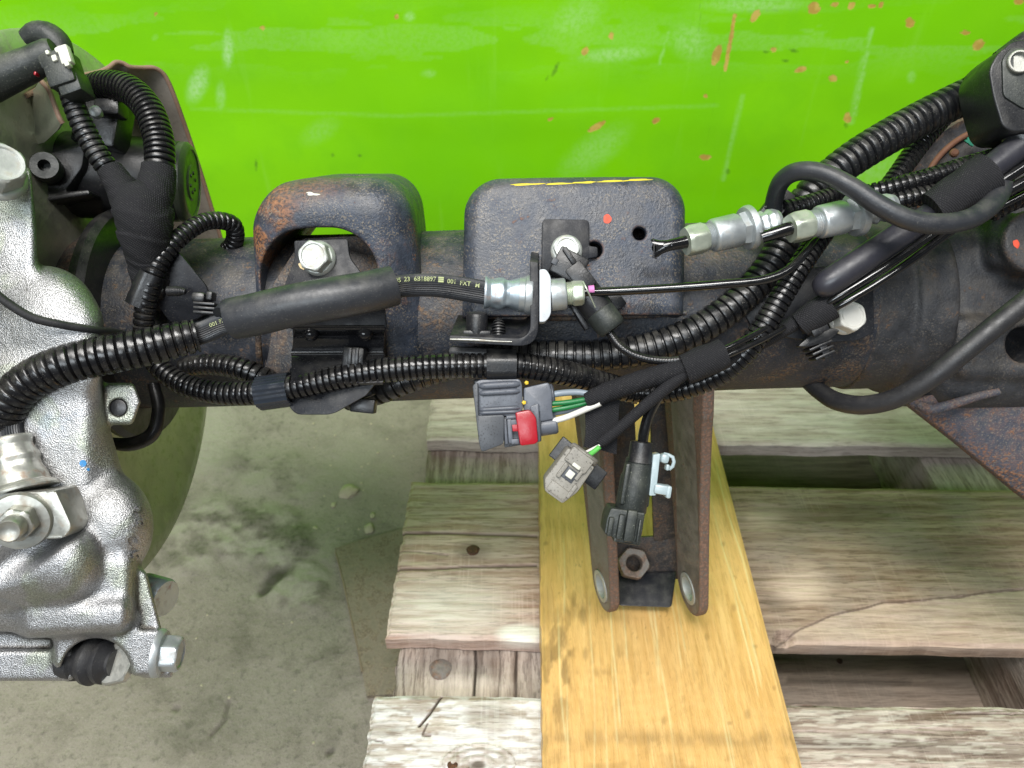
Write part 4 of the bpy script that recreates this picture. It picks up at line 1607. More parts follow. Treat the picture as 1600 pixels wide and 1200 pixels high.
# ------------------------------------------------------------------ black actuator drum
DRUM = thing('actuator_drum', 'black plastic drum with ribbed arm and dull green end cap', 'actuator', to_world(C(180, 340, 505)))
dx = unit(np.array([1.0, .03, .16]))
d0 = C(40, 268, 500)
m = MB()
m.lathe([(0, .026), (.003, .0275), (.060, .0275), (.082, .0270), (.096, .0262), (.098, .024)], d0, dx, 64)
m.build('drum', M['black'], DRUM)
m = MB()
m.lathe([(.094, .0245), (.097, .0262), (.1005, .0262), (.1030, .0240), (.1034, .0215), (.1026, .0212), (.1026, .0120), (.1036, .0112), (.1036, .0002)], d0, dx, 64)
CAP = m.build('end_cap', M['boss_green'], DRUM)
e1, e2, ax = frame_of(dx)
for q in range(6):
    a = q * math.pi / 3
    m = MB()
    m.lathe([(0, .0013), (.0008, .0012), (.0009, .0004)], d0 + ax * .1034 + (math.cos(a) * e1 + math.sin(a) * e2) * .0065, ax, 12)
    m.build('pip', M['black'], CAP)
m = MB()
m.prism(rounded([(20, 246, 470), (60, 244, 470), (145, 218, 474), (150, 226, 474), (132, 232, 474), (128, 262, 474), (100, 300, 474), (138, 296, 474), (140, 304, 474), (60, 316, 472), (20, 320, 470)], 8), 470, 14, .0015)
m.build('arm', M['black'], DRUM)
m = MB()
m.lathe([(0, .0085), (.010, .0085), (.0115, .0078), (.0115, .0035), (.004, .003)], C(76, 266, 468), (.35, 0, -1), 36)
m.build('lug', M['black_dusty'], DRUM)

# ------------------------------------------------------------------ plug with white tab at the top left
PLUG = thing('sensor_plug', 'dusty black plug with a cream white tab at the top left corner', 'plug', to_world(C(85, 140, 430)))
smooth_tube('barrel', [(-170, 204, 424, 30), (-100, 170, 424, 30), (-40, 142, 424, 30), (0, 122, 424, 29), (35, 106, 424, 27), (48, 100, 424, 26), (52, 98, 424, 24), (58, 95, 424, 25), (84, 82, 424, 23), (88, 80, 424, 20)], M['black_dusty'], PLUG, 32)
smooth_tube('cap', [(40, 62, 436, 14), (56, 54, 436, 19), (74, 55, 436, 20), (90, 68, 436, 20), (97, 84, 436, 17)], M['black_dusty'], PLUG, 24)
m = MB()
m.boxpx(88, 104, 415, 44, 56, 16, -18, .0018)
m.boxpx(104, 126, 417, 36, 40, 16, -20, .0018)
m.boxpx(70, 92, 416, 22, 24, 10, -25, .001)
m.build('housing', M['black_dusty'], PLUG)
m = MB()
m.boxpx(99, 84, 411.5, 17, 30, 5, -18, .0010)
m.boxpx(90, 76, 412, 12, 9, 4, -30, .0010)
m.boxpx(103, 97, 411, 8, 12, 4, -18, .0006)
m.boxpx(84, 90, 413.5, 8, 10, 3, -18, .0006)
m.boxpx(73, 81, 413.5, 6, 7, 3, -18, .0006)
m.build('white_tab', M['white_tab'], PLUG)
m = MB()
m.boxpx(54, 114, 419, 4, 6, 4, 10, .0006)
m.build('red_seal', M['red'], PLUG)

# ------------------------------------------------------------------ left harness
HL = thing('taped_harness', 'cloth-taped Y harness with two ribbed black conduits at upper left', 'wiring harness', to_world(C(235, 450, 458)))
conduit('conduit', [(140, 139, 474, 21), (168, 133, 466, 22.5), (203, 141, 458, 23), (231, 170, 452, 23), (246, 210, 448, 23), (250, 250, 445, 23), (246, 282, 444, 22)], 3.25, M['conduit'], HL, .17, .60)
conduit('conduit', [(108, 138, 432, 17), (118, 170, 432, 17), (133, 205, 434, 17.5), (152, 240, 436, 17.5), (168, 264, 438, 17), (180, 284, 440, 16)], 3.6, M['conduit_matte'], HL, .15, .58)
taped('tape_wrap', [(212, 300, 442, 34), (221, 322, 441, 43), (226, 350, 442, 42), (229, 380, 446, 37), (234, 412, 452, 32), (238, 450, 458, 28), (240, 470, 466, 24)], None, HL, .012, .22, seed=1)
taped('tape_branch', [(172, 264, 438, 19), (184, 284, 438, 22), (200, 310, 438, 27), (212, 335, 440, 30)], None, HL, .009, .3, seed=2)
taped('tape_branch', [(249, 262, 444, 25), (246, 280, 443, 27), (240, 304, 441, 30), (234, 330, 442, 30)], None, HL, .010, .3, seed=3)
m = MB()
m.boxpx(150, 180, 470, 70, 90, 20, 10, .002)
m.boxpx(165, 165, 462, 40, 26, 14, 0, .002)
m.build('clip_block', M['black'], HL)
m = MB()
m.lathe([(0, .0034), (.004, .0034), (.005, .002)], C(152, 178, 458), (.2, -.1, -1), 18)
m.build('rivet', M['zinc'], HL)

# ------------------------------------------------------------------ brake caliper
CAL = thing('brake_caliper', 'silver zinc-plated cast brake caliper filling the lower left edge', 'brake caliper', to_world(C(90, 1060, 420)))


def f_caliper(U, V, W):
    U, V = 800 + (U - 800) / (1 + W / 1200), 600 + (V - 600) / (1 + W / 1200)
    n1 = s_box(U, V, W, (14, 372, 46), (44, 110, 44), 16)
    n1 = smax(n1, (U - 52) - .10 * (V - 300), 6)
    d = n1
    d = smin(d, s_ell(U, V, W, (66, 505, 40), (90, 90, 62)), 14)
    d = smin(d, s_box(U, V, W, (60, 640, 48), (98, 168, 58), 40), 18)
    d = smin(d, s_cap(U, V, W, (110, 590, 50), (152, 760, 56), 38, 44), 18)
    d = smin(d, s_ell(U, V, W, (160, 822, 52), (80, 88, 74)), 9)
    d = smin(d, s_cap(U, V, W, (-60, 876, 4), (84, 878, 6), 82, 78), 16)
    d = smin(d, s_box(U, V, W, (80, 925, 42), (130, 62, 58), 26), 20)
    step = s_box(U, V + .06 * (U - 110), W, (116, 968, 16), (84, 23, 50), 18)
    d = smin(d, step, 22)
    Ur = U - .26 * (V - 985)
    arm = s_box(Ur, V, W, (226, 975, 54), (27, 84, 40), 9)
    d = smin(d, arm, 16)
    foot = s_box(U, V, W, (214, 1020, 40), (40, 36, 36), 8)
    d = smin(d, foot, 6)
    low = s_box(U, V, W, (150, 1000, 44), (66, 44, 36), 10)
    d = smin(d, low, 12)
    arch = s_cyl(U, V, W, (150, 1052, -120), (150, 1052, 180), 55, 2)
    d = smax(d, -arch, 8)
    d = smin(d, s_box(U, V, W, (20, 1000, 84), (130, 44, 26), 8), 8)
    bar = s_box(U, V, W, (20, 1040, 66), (96, 25, 34), 10)
    d = smin(d, bar, 10)
    ear = s_box(U, V, W, (186, 631, 48), (43, 33, 13), 9)
    ear = smax(ear, (U - 216) + .35 * np.abs(V - 628) - 4, 8)
    d = smin(d, ear, 9)
    d = smax(d, -s_cyl(U, V, W, (185, 637, 0), (185, 637, 130), 14, 1), 3)
    vee = s_cap(U, V, W, (-30, 912, -96), (112, 812, -40), 26, 22)
    d = smax(d, -vee, 18)
    d = smin(d, s_ell(U, V, W, (60, 585, -4), (70, 16, 14)), 30)
    return smax(d, U * 0 + np.abs(V - 660) - 405, 4)


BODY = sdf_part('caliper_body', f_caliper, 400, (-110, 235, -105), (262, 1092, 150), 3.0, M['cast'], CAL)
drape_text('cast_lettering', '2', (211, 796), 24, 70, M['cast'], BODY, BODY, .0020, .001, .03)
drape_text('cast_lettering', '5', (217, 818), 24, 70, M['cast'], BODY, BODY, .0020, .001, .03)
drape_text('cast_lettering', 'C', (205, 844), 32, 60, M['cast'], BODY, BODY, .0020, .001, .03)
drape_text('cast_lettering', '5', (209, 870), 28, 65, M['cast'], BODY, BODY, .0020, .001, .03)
for p, r in (((130, 723), (7, 6)), ((138, 733), (3, 3))):
    V0 = drape_text('blue_speck', 'o', p, r[0] * 2.2, 20, M['blue_paint'], BODY, BODY, .0001, .0003, .12)
# mounting bolt at the neck
m = MB()
m.hexhead(C(-4, 276, 388), (.62, -.30, -.70), .0205, .0125, .0135, .003, .3)
m.build('neck_bolt', M['bolt'], CAL)
# guide pin with boot in the arch
BOOT = along((100, 1028, 421), (180, 1036, 415), [(0, 24), (.08, 32), (.18, 33), (.30, 32), (.34, 28), (.40, 28), (.46, 32), (.52, 36), (.60, 37), (.66, 33), (.70, 29), (.76, 33), (.84, 33), (.90, 26), (.95, 20), (1, 20)], 'guide_boot', M['rubber'], CAL, 48)
hexnut((176, 1036, 414), (187, 1038, 419), 60, 'pin_nut', M['steel'], CAL, .3)
m = MB()
m.hexhead(C(246, 1020, 404), (.97, .10, .10), .0165, .0095, .0125, .0032, .15)
m.build('guide_bolt', M['zinc'], CAL)
m = MB()
m.lathe([(0, .011), (.014, .011), (.016, .010), (.016, .002)], C(225, 925, 446), (.95, .15, -.3), 36)
m.build('rear_bolt', M['zinc_rusty'], CAL)
m = MB()
m.lathe([(-.006, .0047), (.0004, .0044), (.0008, .003)], C(185, 637, 414), (0, 0, -1), 24)
m.build('ear_plug', M['black'], CAL)

# thin cable crossing the caliper
tc = smooth_tube('sensor_cable', [(-140, 372, 366, 7), (-70, 416, 368, 7), (-20, 448, 372, 7), (10, 472, 376, 7), (50, 496, 382, 7), (100, 508, 390, 6.5), (150, 516, 402, 6.5), (190, 522, 425, 6.5), (215, 540, 440, 6)], M['rubber'])
tag(tc, 'thin black cable crossing the caliper above the fat ribbed hose cover', 'cable')

# ------------------------------------------------------------------ flexible brake hose
HOSE = thing('brake_hose', 'ribbed rubber brake hose with printed line, thick sleeve and crimped ends', 'brake hose', to_world(C(30, 760, 395)))
rib = lambda s, th: 1 + .035 * np.cos(th * 34)
INNER = smooth_tube('hose', [(30, 740, 392, 18), (22, 705, 392, 19), (14, 665, 394, 19), (30, 615, 396, 18), (90, 575, 398, 17), (160, 553, 404, 17), (240, 536, 410, 17), (312, 521, 413, 17), (350, 506, 413, 16.5), (400, 495, 411, 16.5), (480, 476, 411, 16.5), (560, 461, 413, 16.5), (612, 450, 418, 16.5), (645, 446, 423, 17), (682, 446, 427, 17.5), (720, 451, 431, 18), (762, 458, 434, 18)], M['rubber_grey'], HOSE, 136, rib, .003)
conduit('hose_cover', [(3, 682, 396, 26), (6, 652, 394, 28.5), (22, 618, 392, 30.5), (52, 592, 392, 31.5), (95, 572, 393, 32), (140, 560, 396, 31.5), (185, 551, 399, 31), (230, 542, 403, 30), (272, 532, 407, 28.5), (308, 524, 411, 26.5)], 4.5, M['conduit'], HOSE, .12, .66, 36)
smooth_tube('sleeve', [(362, 499, 407, 30), (364, 498, 407, 32.5), (400, 491, 404, 33), (460, 477, 402, 33), (520, 466, 403, 33), (570, 457, 407, 32.5), (612, 447, 413, 31.5), (615, 446, 413.4, 29), (616, 446, 413.5, 20)], M['rubber_grey'], HOSE, 48, lambda s, th: 1 + .012 * np.sin(th * 2 + s * 40), .0012)
for tx, x, y, ro in (('05', 622, 438, -3), ('23', 636, 436.5, -1), ('6B18897', 664, 436, 1), ('001', 706, 440, 5), ('FXT', 727, 443, 6), ('M', 746, 446, 7)):
    drape_text('print', tx, (x, y), 9.6, ro, M['print'], HOSE, INNER, .0002, .0003, .010, 1.05, 1.02)
drape_text('print', '\u25a0', (689, 437.5), 11, 3, M['print'], HOSE, INNER, .0002, .0003, .02)
drape_text('print', '001 FXT', (342, 503), 9, -22, M['print'], HOSE, INNER, .0002, .0003, .0, 1.0, 1.0)
dim = lambda t, th: 1 + (.055 * np.cos(th * 6) * np.exp(-((t - .36) / .17) ** 2) + .05 * np.cos(th * 6 + math.pi) * np.exp(-((t - .62) / .1) ** 2))
FER = along((757, 457, 433), (812, 460, 434), [(0, 25), (.05, 25.5), (.10, 24), (.18, 22), (.30, 22.5), (.42, 24), (.52, 24.5), (.62, 21.5), (.72, 21.5), (.86, 24), (1, 26)], 'crimp_ferrule', M['zinc_rusty'], HOSE, dimple=dim)
along((811, 460, 434), (832, 461, 434), [(0, 25), (.02, 27), (.42, 27.5), (.5, 30), (.9, 31), (1, 30)], 'end_collar', M['zinc'], HOSE)
# lower end: ferrule, block and banjo bolt on the caliper
dim2 = lambda t, th: 1 + .06 * np.cos(th * 5 + 1) * np.exp(-((t - .45) / .18) ** 2)
along((18, 684, 391), (38, 768, 388), [(0, 27), (.04, 29), (.10, 28), (.16, 26.5), (.26, 29), (.38, 33), (.48, 31), (.56, 32), (.70, 37), (.86, 40), (.90, 46), (.97, 50), (1, 49)], 'lower_ferrule', M['zinc_warm'], HOSE, dimple=dim2)
m = MB()
m.prism(rounded([(-40, 772, 375), (70, 768, 375), (86, 766, 378), (112, 822, 378), (104, 838, 378), (92, 842, 376), (-40, 845, 375)], [3, 3, 3, 10, 8, 6, 3]), 376, 22, .0012)
m.build('end_block', M['steel'], HOSE)
m = MB()
ax = unit(np.array([.25, .14, -.95]))
m.lathe([(0, .0140), (.002, .0142), (.004, .0135), (.0045, .010)], C(34, 812, 374), ax, 40)
m.build('washer', M['steel'], HOSE)
m = MB()
o = C(33, 813, 370)
m.hexhead(o, ax, .0150, .0085, 0, 0, .2, dish=False)
m.lathe([(.008, .0058), (.0155, .0056), (.0165, .0048), (.0150, .0030), (.0150, .0002)], o, ax, 30)
m.build('banjo_bolt', M['steel'], HOSE)

# ------------------------------------------------------------------ bracket and bolt under the left perch
BR = thing('hose_bracket', 'glossy black stepped bracket bolted inside the left spring perch', 'bracket', to_world(C(500, 648, 455)))
m = MB()
m.prism(rounded([(459, 376, 437), (543, 373, 437), (546, 402, 437), (566, 428, 435), (600, 470, 431), (604, 512, 432), (462, 516, 432), (430, 505, 432), (446, 440, 435), (461, 402, 437)], [4, 5, 8, 8, 3, 2, 2, 3, 8, 8]), 437, 2.6, .0007)
m.build('face_plate', M['ecoat'], BR)
zz = np.linspace(0, 1, 14)
rows = []
for x0, x1 in ((460, 456), (500, 497), (540, 538), (572, 570), (601, 600)):
    pts = spline([(x0, 508, 432), (x0, 515, 434), (x0 - 1, 522, 442), (x0 - 2, 538, 446), (x1 - 1, 552, 448), (x1, 560, 443), (x1, 590, 436), (x1 - 2, 600, 434)], 6)
    rows.append([C(*q) for q in pts])
m = MB()
m.sheet(np.array(rows), .0022)
m.build('step', M['ecoat_gloss'], BR, 60)
m = MB()
m.prism(rounded([(452, 575, 452), (600, 560, 440), (606, 575, 440), (572, 618, 440), (524, 645, 440), (512, 648, 440), (462, 648, 440), (450, 634, 440)], [3, 3, 5, 4, 6, 4, 10, 6]), 440, 2.4, .0007)
m.build('lower_tab', M['ecoat'], BR)
for x in (487, 571):
    m = MB()
    m.lathe([(0, .0048), (.003, .0044), (.0055, .003), (.0064, .0008)], C(x, 519, 437), (0, .55, -1), 24)
    m.build('dimple', M['ecoat_gloss'], BR, 180)
BB = MB()
BB.hexhead(C(498, 404, 436.5), unit(np.array([-.10, -.02, -1.0])), .0160, .0080, .0100, .0026, .25)
BOLT1 = BB.build('bolt', M['bolt'], BR)
drape_text('head_mark', '10', (496, 399), 14, 178, M['bolt'], BOLT1, BOLT1, .0002, .0004)
decal('glue_blob', (471, 415, 435.5), (3.6, 6.4), -22, M['glue'], BR, .0015, 4, .15)
m = MB()
m.prism(rounded([(424, 446, 468), (462, 388, 470), (470, 372, 472), (560, 368, 474), (598, 400, 474), (622, 470, 474), (622, 560, 474), (424, 560, 470)], [8, 10, 8, 8, 14, 14, 4, 4]), 470, 4, .001)
m.build('backing', M['tube'], BR)
m = MB()
m.prism(rounded([(424, 515, 466), (458, 510, 466), (458, 590, 462), (408, 590, 470), (418, 560, 468)], [4, 2, 2, 10, 12]), 466, 4, .001)
m.build('backing_leg', M['tube'], BR)
m = MB()
m.boxpx(551, 560, 434, 34, 36, 12, 4, .0015)
m.boxpx(546, 556, 432.5, 6, 26, 4, 3, .0004)
m.boxpx(557, 556, 432.5, 6, 26, 4, 3, .0004)
m.build('push_clip', M['black'], BR)
m = MB()
m.boxpx(566, 634, 452, 38, 22, 10, 6, .0008)
m.boxpx(560, 612, 456, 40, 24, 14, -20, .0012)
m.build('clip_foot', M['black'], BR)

# ------------------------------------------------------------------ flat tab bracket with studs at the left of the tube
TB = thing('stud_bracket', 'small black kite-shaped plate with threaded stud left of the perch', 'bracket', to_world(C(290, 505, 462)))
m = MB()
m.prism(rounded([(258, 393, 452), (278, 392, 452), (322, 446, 458), (334, 482, 462), (306, 500, 464), (268, 506, 462), (247, 480, 455)], [5, 8, 6, 6, 8, 8, 8]), 455, 2.2, .0006)
m.build('plate', M['ecoat'], TB)
p, r, s = px_path([(262, 455, 446, 7.5), (278, 455, 446, 7.5), (284, 455, 446, 6), (290, 456, 446, 4)], .0002)
m = MB()
m.sweep(p, r * (1 + .07 * np.sin(s * 2 * math.pi / .0009)), 20)
m.build('stud', M['black'], TB, 180)
m = MB()
m.boxpx(308, 464, 446, 22, 16, 10, 4, .002)
m.boxpx(326, 462, 447, 10, 14, 8, 8, .001)
for q in range(3):
    m.boxpx(318, 474 + q * 7, 446, 34, 4, 12, 4, .0004)
m.build('fir_tree_clip', M['black'], TB)

# ------------------------------------------------------------------ L bracket that holds the hose end
LB = thing('angle_bracket', 'dusty black L-shaped steel bracket holding the hose end fitting', 'bracket', to_world(C(770, 540, 430)))
m = MB()
m.prism(rounded([(828, 408, 425), (841, 410, 425), (842, 478, 425), (840, 542, 425), (702, 535, 425), (702, 524, 425), (829, 530, 425)], [2, 2, 1, 36, 2, 2, 26], 9), 425, 40, .0005, (2, -15))
LPL = m.build('plate', M['ecoat'], LB, 35)
m = MB()
m.lathe([(0, .0001), (0, .0062), (.002, .0062), (.0105, .0060), (.0118, .0050), (.0118, .0001)], C(745, 521, 436), (.02, -1, -.25), 24)
m.boxpx(745, 520, 430, 44, 8, 12, 1, .001)
m.build('push_clip', M['black'], LB)
p, r, s = px_path([(779, 526, 433, 9), (779, 512, 434, 9), (779, 503, 435, 7), (779, 497, 436, 2)], .00025)
m = MB()
m.sweep(p, r * (1 + .22 * np.sign(np.sin(s * 2 * math.pi / .0016))), 20)
m.build('fir_tree_clip', M['black'], LB)
smooth_tube('edge_scrape', [(703, 530, 424.2, 1.2), (740, 531, 424.1, 2.2), (770, 533, 424.1, 1.6), (800, 534, 424.1, 1.0)], M['steel'], LB, 8)
m = MB()
m.boxpx(745, 551, 438, 92, 18, 14, 3, .003)
m.build('rubber_pad', M['rubber'], LB)

# ------------------------------------------------------------------ clip, union and hard line
CL = MB()
CL.prism(rounded([(843, 421), (853, 420), (861, 432), (861, 492), (852, 503), (843, 503)], [2, 9, 9, 9, 9, 2], 6), 424, 15, .0012)
CLIP = CL.build('spring_clip', M['white_clip'])
tag(CLIP, 'white spring clip standing between the L bracket and the pale nut', 'clip')
LINE = thing('brake_line', 'thin glossy black brake line leaving the pale nut to the right', 'brake line', to_world(C(1000, 460, 434)))
along((860, 461, 433), (884, 459, 433), [(0, 24), (.04, 25), (.9, 25), (1, 23.5)], 'union', M['zinc'], LINE)
along((884, 459, 433), (895, 458, 433), [(0, 17), (.12, 18.5), (.24, 17), (.36, 18.5), (.48, 17), (.6, 18.5), (.72, 17), (.84, 18.5), (1, 17)], 'thread', M['nut'], LINE, 36, sharp=20)
hexnut((893, 458, 433), (912, 457, 433), 36, 'tube_nut', M['nut'], LINE, .42)
smooth_tube('tube', [(908, 457, 433, 7.2), (960, 455, 433, 7.2), (1050, 450, 431, 7.2), (1130, 444, 428, 7), (1190, 438, 426, 7), (1228, 424, 426, 7), (1254, 400, 429, 6.8), (1270, 378, 436, 6.8), (1285, 362, 446, 6.5)], M['line'], LINE, 28)
smooth_tube('pink_mark', [(919, 453, 432.4, 7.2), (924, 452.6, 432.4, 7.6), (928, 452.4, 432.4, 7.3)], M['pink_paint'], LINE, 20)
smooth_tube('wire_tie', [(911, 440, 428, 1.4), (916, 450, 425, 1.4), (922, 462, 427, 1.4), (930, 480, 432, 1.3)], M['nut'], LINE, 8)

# ------------------------------------------------------------------ tab plate bolted to the right perch
TP = thing('tab_plate', 'small black rounded plate bolted on the right spring perch face', 'bracket', to_world(C(884, 430, 448)))
m = MB()
m.prism(rounded([(847, 342), (921, 343), (921, 384), (934, 386), (934, 401), (919, 404), (916, 420), (906, 432), (846, 432)], [9, 9, 2, 3, 3, 2, 6, 4, 4]), 446.0, 2.6, .0005)
m.build('plate', M['ecoat'], TP)
BB = MB()
BB.hexhead(C(885, 392, 445.8), (-.05, -.02, -1.0), .0135, .0062, .0092, .0026, .1)
BOLT2 = BB.build('bolt', M['bolt'], TP)

# ------------------------------------------------------------------ diagonal two-pin plug behind the hard line
DP = thing('diagonal_plug', 'black plug set diagonally behind the brake line with a thin lead', 'plug', to_world(C(935, 520, 440)))
m = MB()
m.boxpx(890, 414, 432, 50, 44, 16, 28, .0012)
m.boxpx(908, 432, 431, 46, 30, 14, 52, .0012)
m.build('latch_housing', M['black'], DP)
m = MB()
m.boxpx(890, 399, 430.4, 9, 30, 4, -34, .0009)
m.build('latch_rib', M['black'], DP)
m = MB()
m.boxpx(867, 408, 431.2, 9, 10, 3, 28, .0003)
m.build('latch_window', M['dark_plug'], DP)
along((900, 440, 441), (938, 488, 441), [(0, 22), (.05, 25), (.9, 25), (1, 24)], 'barrel', M['black'], DP)
along((936, 486, 440), (958, 515, 439), [(0, 22), (.06, 24), (.55, 24), (.9, 23), (1, 20)], 'collar', M['black_dusty'], DP)
m = MB()
m.boxpx(905, 492, 443, 9, 52, 8, -32, .0008)
m.boxpx(957, 471, 443, 34, 34, 8, 52, .0015)
m.build('wing', M['black'], DP)
p, r, s = px_path([(946, 506, 439, 6), (955, 524, 438, 6.6), (972, 544, 436, 6.6), (1000, 558, 434, 6.6), (1040, 564, 432, 6.6), (1085, 560, 430, 6.6)], .0004)
m = MB()
m.sweep(p, r * (1 + .05 * np.sin(s * 2 * math.pi / .0016)), 20)
m.build('lead', M['conduit'], DP, 180)

# ------------------------------------------------------------------ long conduits along the axle
o = conduit('conduit', [(346, 398, 505, 13), (366, 378, 494, 14), (362, 350, 482, 14), (322, 346, 466, 14), (280, 372, 452, 14.5), (248, 412, 446, 15), (231, 462, 446, 16), (225, 515, 450, 16), (238, 560, 454, 16.5), (280, 597, 452, 17.5), (338, 613, 448, 18.5), (405, 613, 444, 19.5), (470, 603, 440, 20), (560, 584, 438, 20), (650, 574, 438, 20), (740, 571, 440, 20), (810, 571, 442, 20), (880, 582, 448, 20), (950, 602, 458, 19.5), (1010, 614, 460, 18.5), (1078, 604, 452, 18.5), (1138, 574, 444, 19.5), (1183, 526, 440, 19.5), (1222, 462, 438, 18.5), (1252, 412, 438, 18), (1288, 362, 446, 17)], 3.75, M['conduit'], None, .15, .62, 26)
tag(o, 'glossy black ribbed conduit clipped along the lower front of the axle', 'conduit')
o = conduit('conduit', [(1790, 22, 474, 27), (1690, 72, 472, 27), (1610, 108, 470, 27), (1560, 128, 470, 28), (1500, 155, 470, 28), (1430, 190, 468, 28), (1360, 230, 464, 28), (1305, 268, 463, 27), (1260, 312, 465, 26), (1232, 362, 468, 25), (1200, 420, 468, 25), (1150, 474, 466, 25), (1088, 516, 466, 25), (1015, 544, 468, 25), (930, 556, 470, 25), (850, 557, 472, 25), (770, 560, 476, 24), (700, 572, 478, 23), (640, 592, 476, 22), (590, 612, 480, 21), (545, 622, 494, 20)], 5.4, M['conduit_matte'], None, .15, .60, 30)
tag(o, 'fat black ribbed conduit rising from the axle to the upper right corner', 'conduit')
o = conduit('conduit', [(285, 574, 478, 15), (330, 569, 470, 17), (380, 577, 466, 18), (425, 598, 468, 18), (470, 622, 480, 17)], 4.2, M['conduit'], None, .16, .60, 26)
tag(o, 'short black ribbed conduit tucked behind the lower clip left of the bracket', 'conduit')


def cclip(name, p0, p1, r, label, foot=None, ribs=0, ang=(-130, 170), mat='black'):
    """open C-shaped moulded clip round a conduit, with an optional flat foot"""
    a, b = C(*p0), C(*p1)
    e1, e2, ax = frame_of(b - a, (0, 1, 0))
    k = p0[2] / 1000 / FPX
    t = thing(name, label, 'clip', to_world((a + b) / 2), 'moulded clips on the conduits')
    view = unit(a)
    base = math.atan2(-view @ e2, -view @ e1)
    n = 40
    th = np.radians(np.linspace(-150, 150, n)) + base
    rows = []
    m = MB()
    ro = r * k * (1 + (.022 * np.cos(np.arange(n) * math.pi) if ribs else 0 * th)) / np.maximum(.93, np.cos((th - base + .4) % (math.pi / 3) - math.pi / 6))
    ri = np.full(n, r * k * .88)
    V, F = [], []
    for end in (a, b):
        V += [end + (math.cos(q) * e1 + math.sin(q) * e2) * rr for q, rr in zip(th, np.broadcast_to(ro, n))]
        V += [end + (math.cos(q) * e1 + math.sin(q) * e2) * rr for q, rr in zip(th, ri)]
    for j in range(n - 1):
        F += [[j, j + 1, 2 * n + j + 1, 2 * n + j], [n + j + 1, n + j, 3 * n + j, 3 * n + j + 1], [j + 1, j, n + j, n + j + 1], [2 * n + j, 2 * n + j + 1, 3 * n + j + 1, 3 * n + j]]
    for j in (0, n - 1):
        F.append([j, n + j, 3 * n + j, 2 * n + j])
    m.add(V, F)
    m.build('band', M[mat], t, 30)
    if foot:
        m = MB()
        for f in foot:
            m.boxpx(*f)
        m.build('foot', M['black'], t)
    return t


cclip('conduit_clip', (405, 615, 444), (455, 608, 442), 25, 'fluted black clip round the conduit left of the bracket tab', [(435, 630, 446, 40, 12, 8, -4, .001)], 1, mat='clip_fluted')
cclip('conduit_clip', (760, 571, 441), (806, 571, 442), 24, 'plain black clip holding the conduit under the L bracket', [(780, 560, 446, 60, 20, 10, 0, .001), (772, 598, 448, 64, 10, 8, 2, .001)])
cclip('conduit_clip', (238, 428, 446), (216, 478, 447), 19, 'black clip on the conduit beside the kite-shaped plate', [(246, 456, 450, 18, 14, 8, -60, .001)])

# ------------------------------------------------------------------ centre harness: taped trunk and wraps
CH = thing('centre_harness', 'black cloth-taped harness branching towards the three loose connectors', 'wiring harness', to_world(C(1000, 640, 440)))
taped('taped_branch', [(916, 626, 438, 12), (930, 621, 437, 15), (965, 607, 436, 16), (1010, 592, 434, 16), (1055, 578, 432, 16), (1095, 566, 430, 17)], None, CH, .009, .5, seed=1)
band('tape_wrap', [(1069, 577, 430, 24), (1100, 565, 429, 25), (1130, 553, 430, 24)], CH, seed=2)
smooth_tube('thin_branch', [(936, 694, 432, 6), (944, 688, 432, 9), (975, 663, 432, 9), (1015, 628, 431, 9.5), (1055, 595, 430, 10), (1080, 575, 430, 10)], M['tape'], CH, 24)
smooth_tube('wire', [(1118, 552, 426, 5), (1150, 537, 428, 5), (1185, 519, 432, 5), (1215, 500, 438, 5)], M['line'], CH, 16)
smooth_tube('wire', [(1122, 561, 427, 5), (1155, 547, 429, 5), (1190, 531, 433, 5), (1225, 512, 439, 5)], M['line'], CH, 16)
taped('taped_branch', [(1110, 572, 436, 14), (1150, 552, 440, 14), (1195, 530, 446, 13), (1240, 505, 448, 12)], None, CH, .012, .4, seed=5)
g = []
for t in np.linspace(0, 1, 14):
    w = .0012 * math.sin(t * 5)
    g.append([C(914 - 8 * t + 6 * math.sin(t * 2), 636 + 62 * t, 441) + np.array([0, 0, w]), C(938 - 2 * t, 631 + 72 * t, 440) + np.array([0, 0, -w]), C(968 - 5 * t, 624 + 86 * t, 441) + np.array([0, 0, w * .6])])
gg = np.array(g)
gg = np.stack([spline(row, 6) for row in gg])
m = MB()
m.sheet(gg, .0007)
m.build('tape_tail', M['tape'], CH, 60)

# ------------------------------------------------------------------ big grey connector with red lock
GC = thing('grey_connector', 'big grey multi-pin connector with a red lock and coloured wires', 'connector', to_world(C(800, 705, 450)))
m = MB()
m.prism(rounded([(741, 598), (750, 593), (812, 592), (816, 600), (817, 640), (806, 652), (785, 650), (744, 655)], [4, 4, 4, 4, 4, 6, 4, 4]), 436, 26, .0014)
m.build('housing', M['grey_plug'], GC)
for y0, y1, r in ((603, 600, 5.5), (614, 611, 4.5), (640, 637, 3.5), (645, 643, 3)):
    smooth_tube('housing_rib', [(750, y0, 436, r * .6), (754, y0, 435.5, r), (806, y1, 435.5, r), (812, y1, 436, r * .5)], M['grey_plug'], GC, 16)
m = MB()
m.prism(rounded([(738, 602), (747, 597), (748, 650), (788, 648), (787, 694), (752, 707), (748, 690)], [4, 4, 2, 5, 5, 6, 3]), 433, 24, .0012)
m.build('front_collar', M['dark_plug'], GC)
m = MB()
m.prism(rounded([(786, 652), (846, 640), (846, 690), (788, 700)], 3), 438, 18, .0008)
m.build('latch_bay', M['dark_plug'], GC)
m = MB()
for q in ((790, 674, 435.6, 5, 40), (797, 674, 435.2, 7, 38), (804, 660, 435, 12, 9), (805, 690, 435, 12, 8), (799, 652, 435.2, 16, 5)):
    m.boxpx(*q[:3], q[3], q[4], 5, -4, .0004)
m.build('latch_bars', M['grey_plug'], GC)
m = MB()
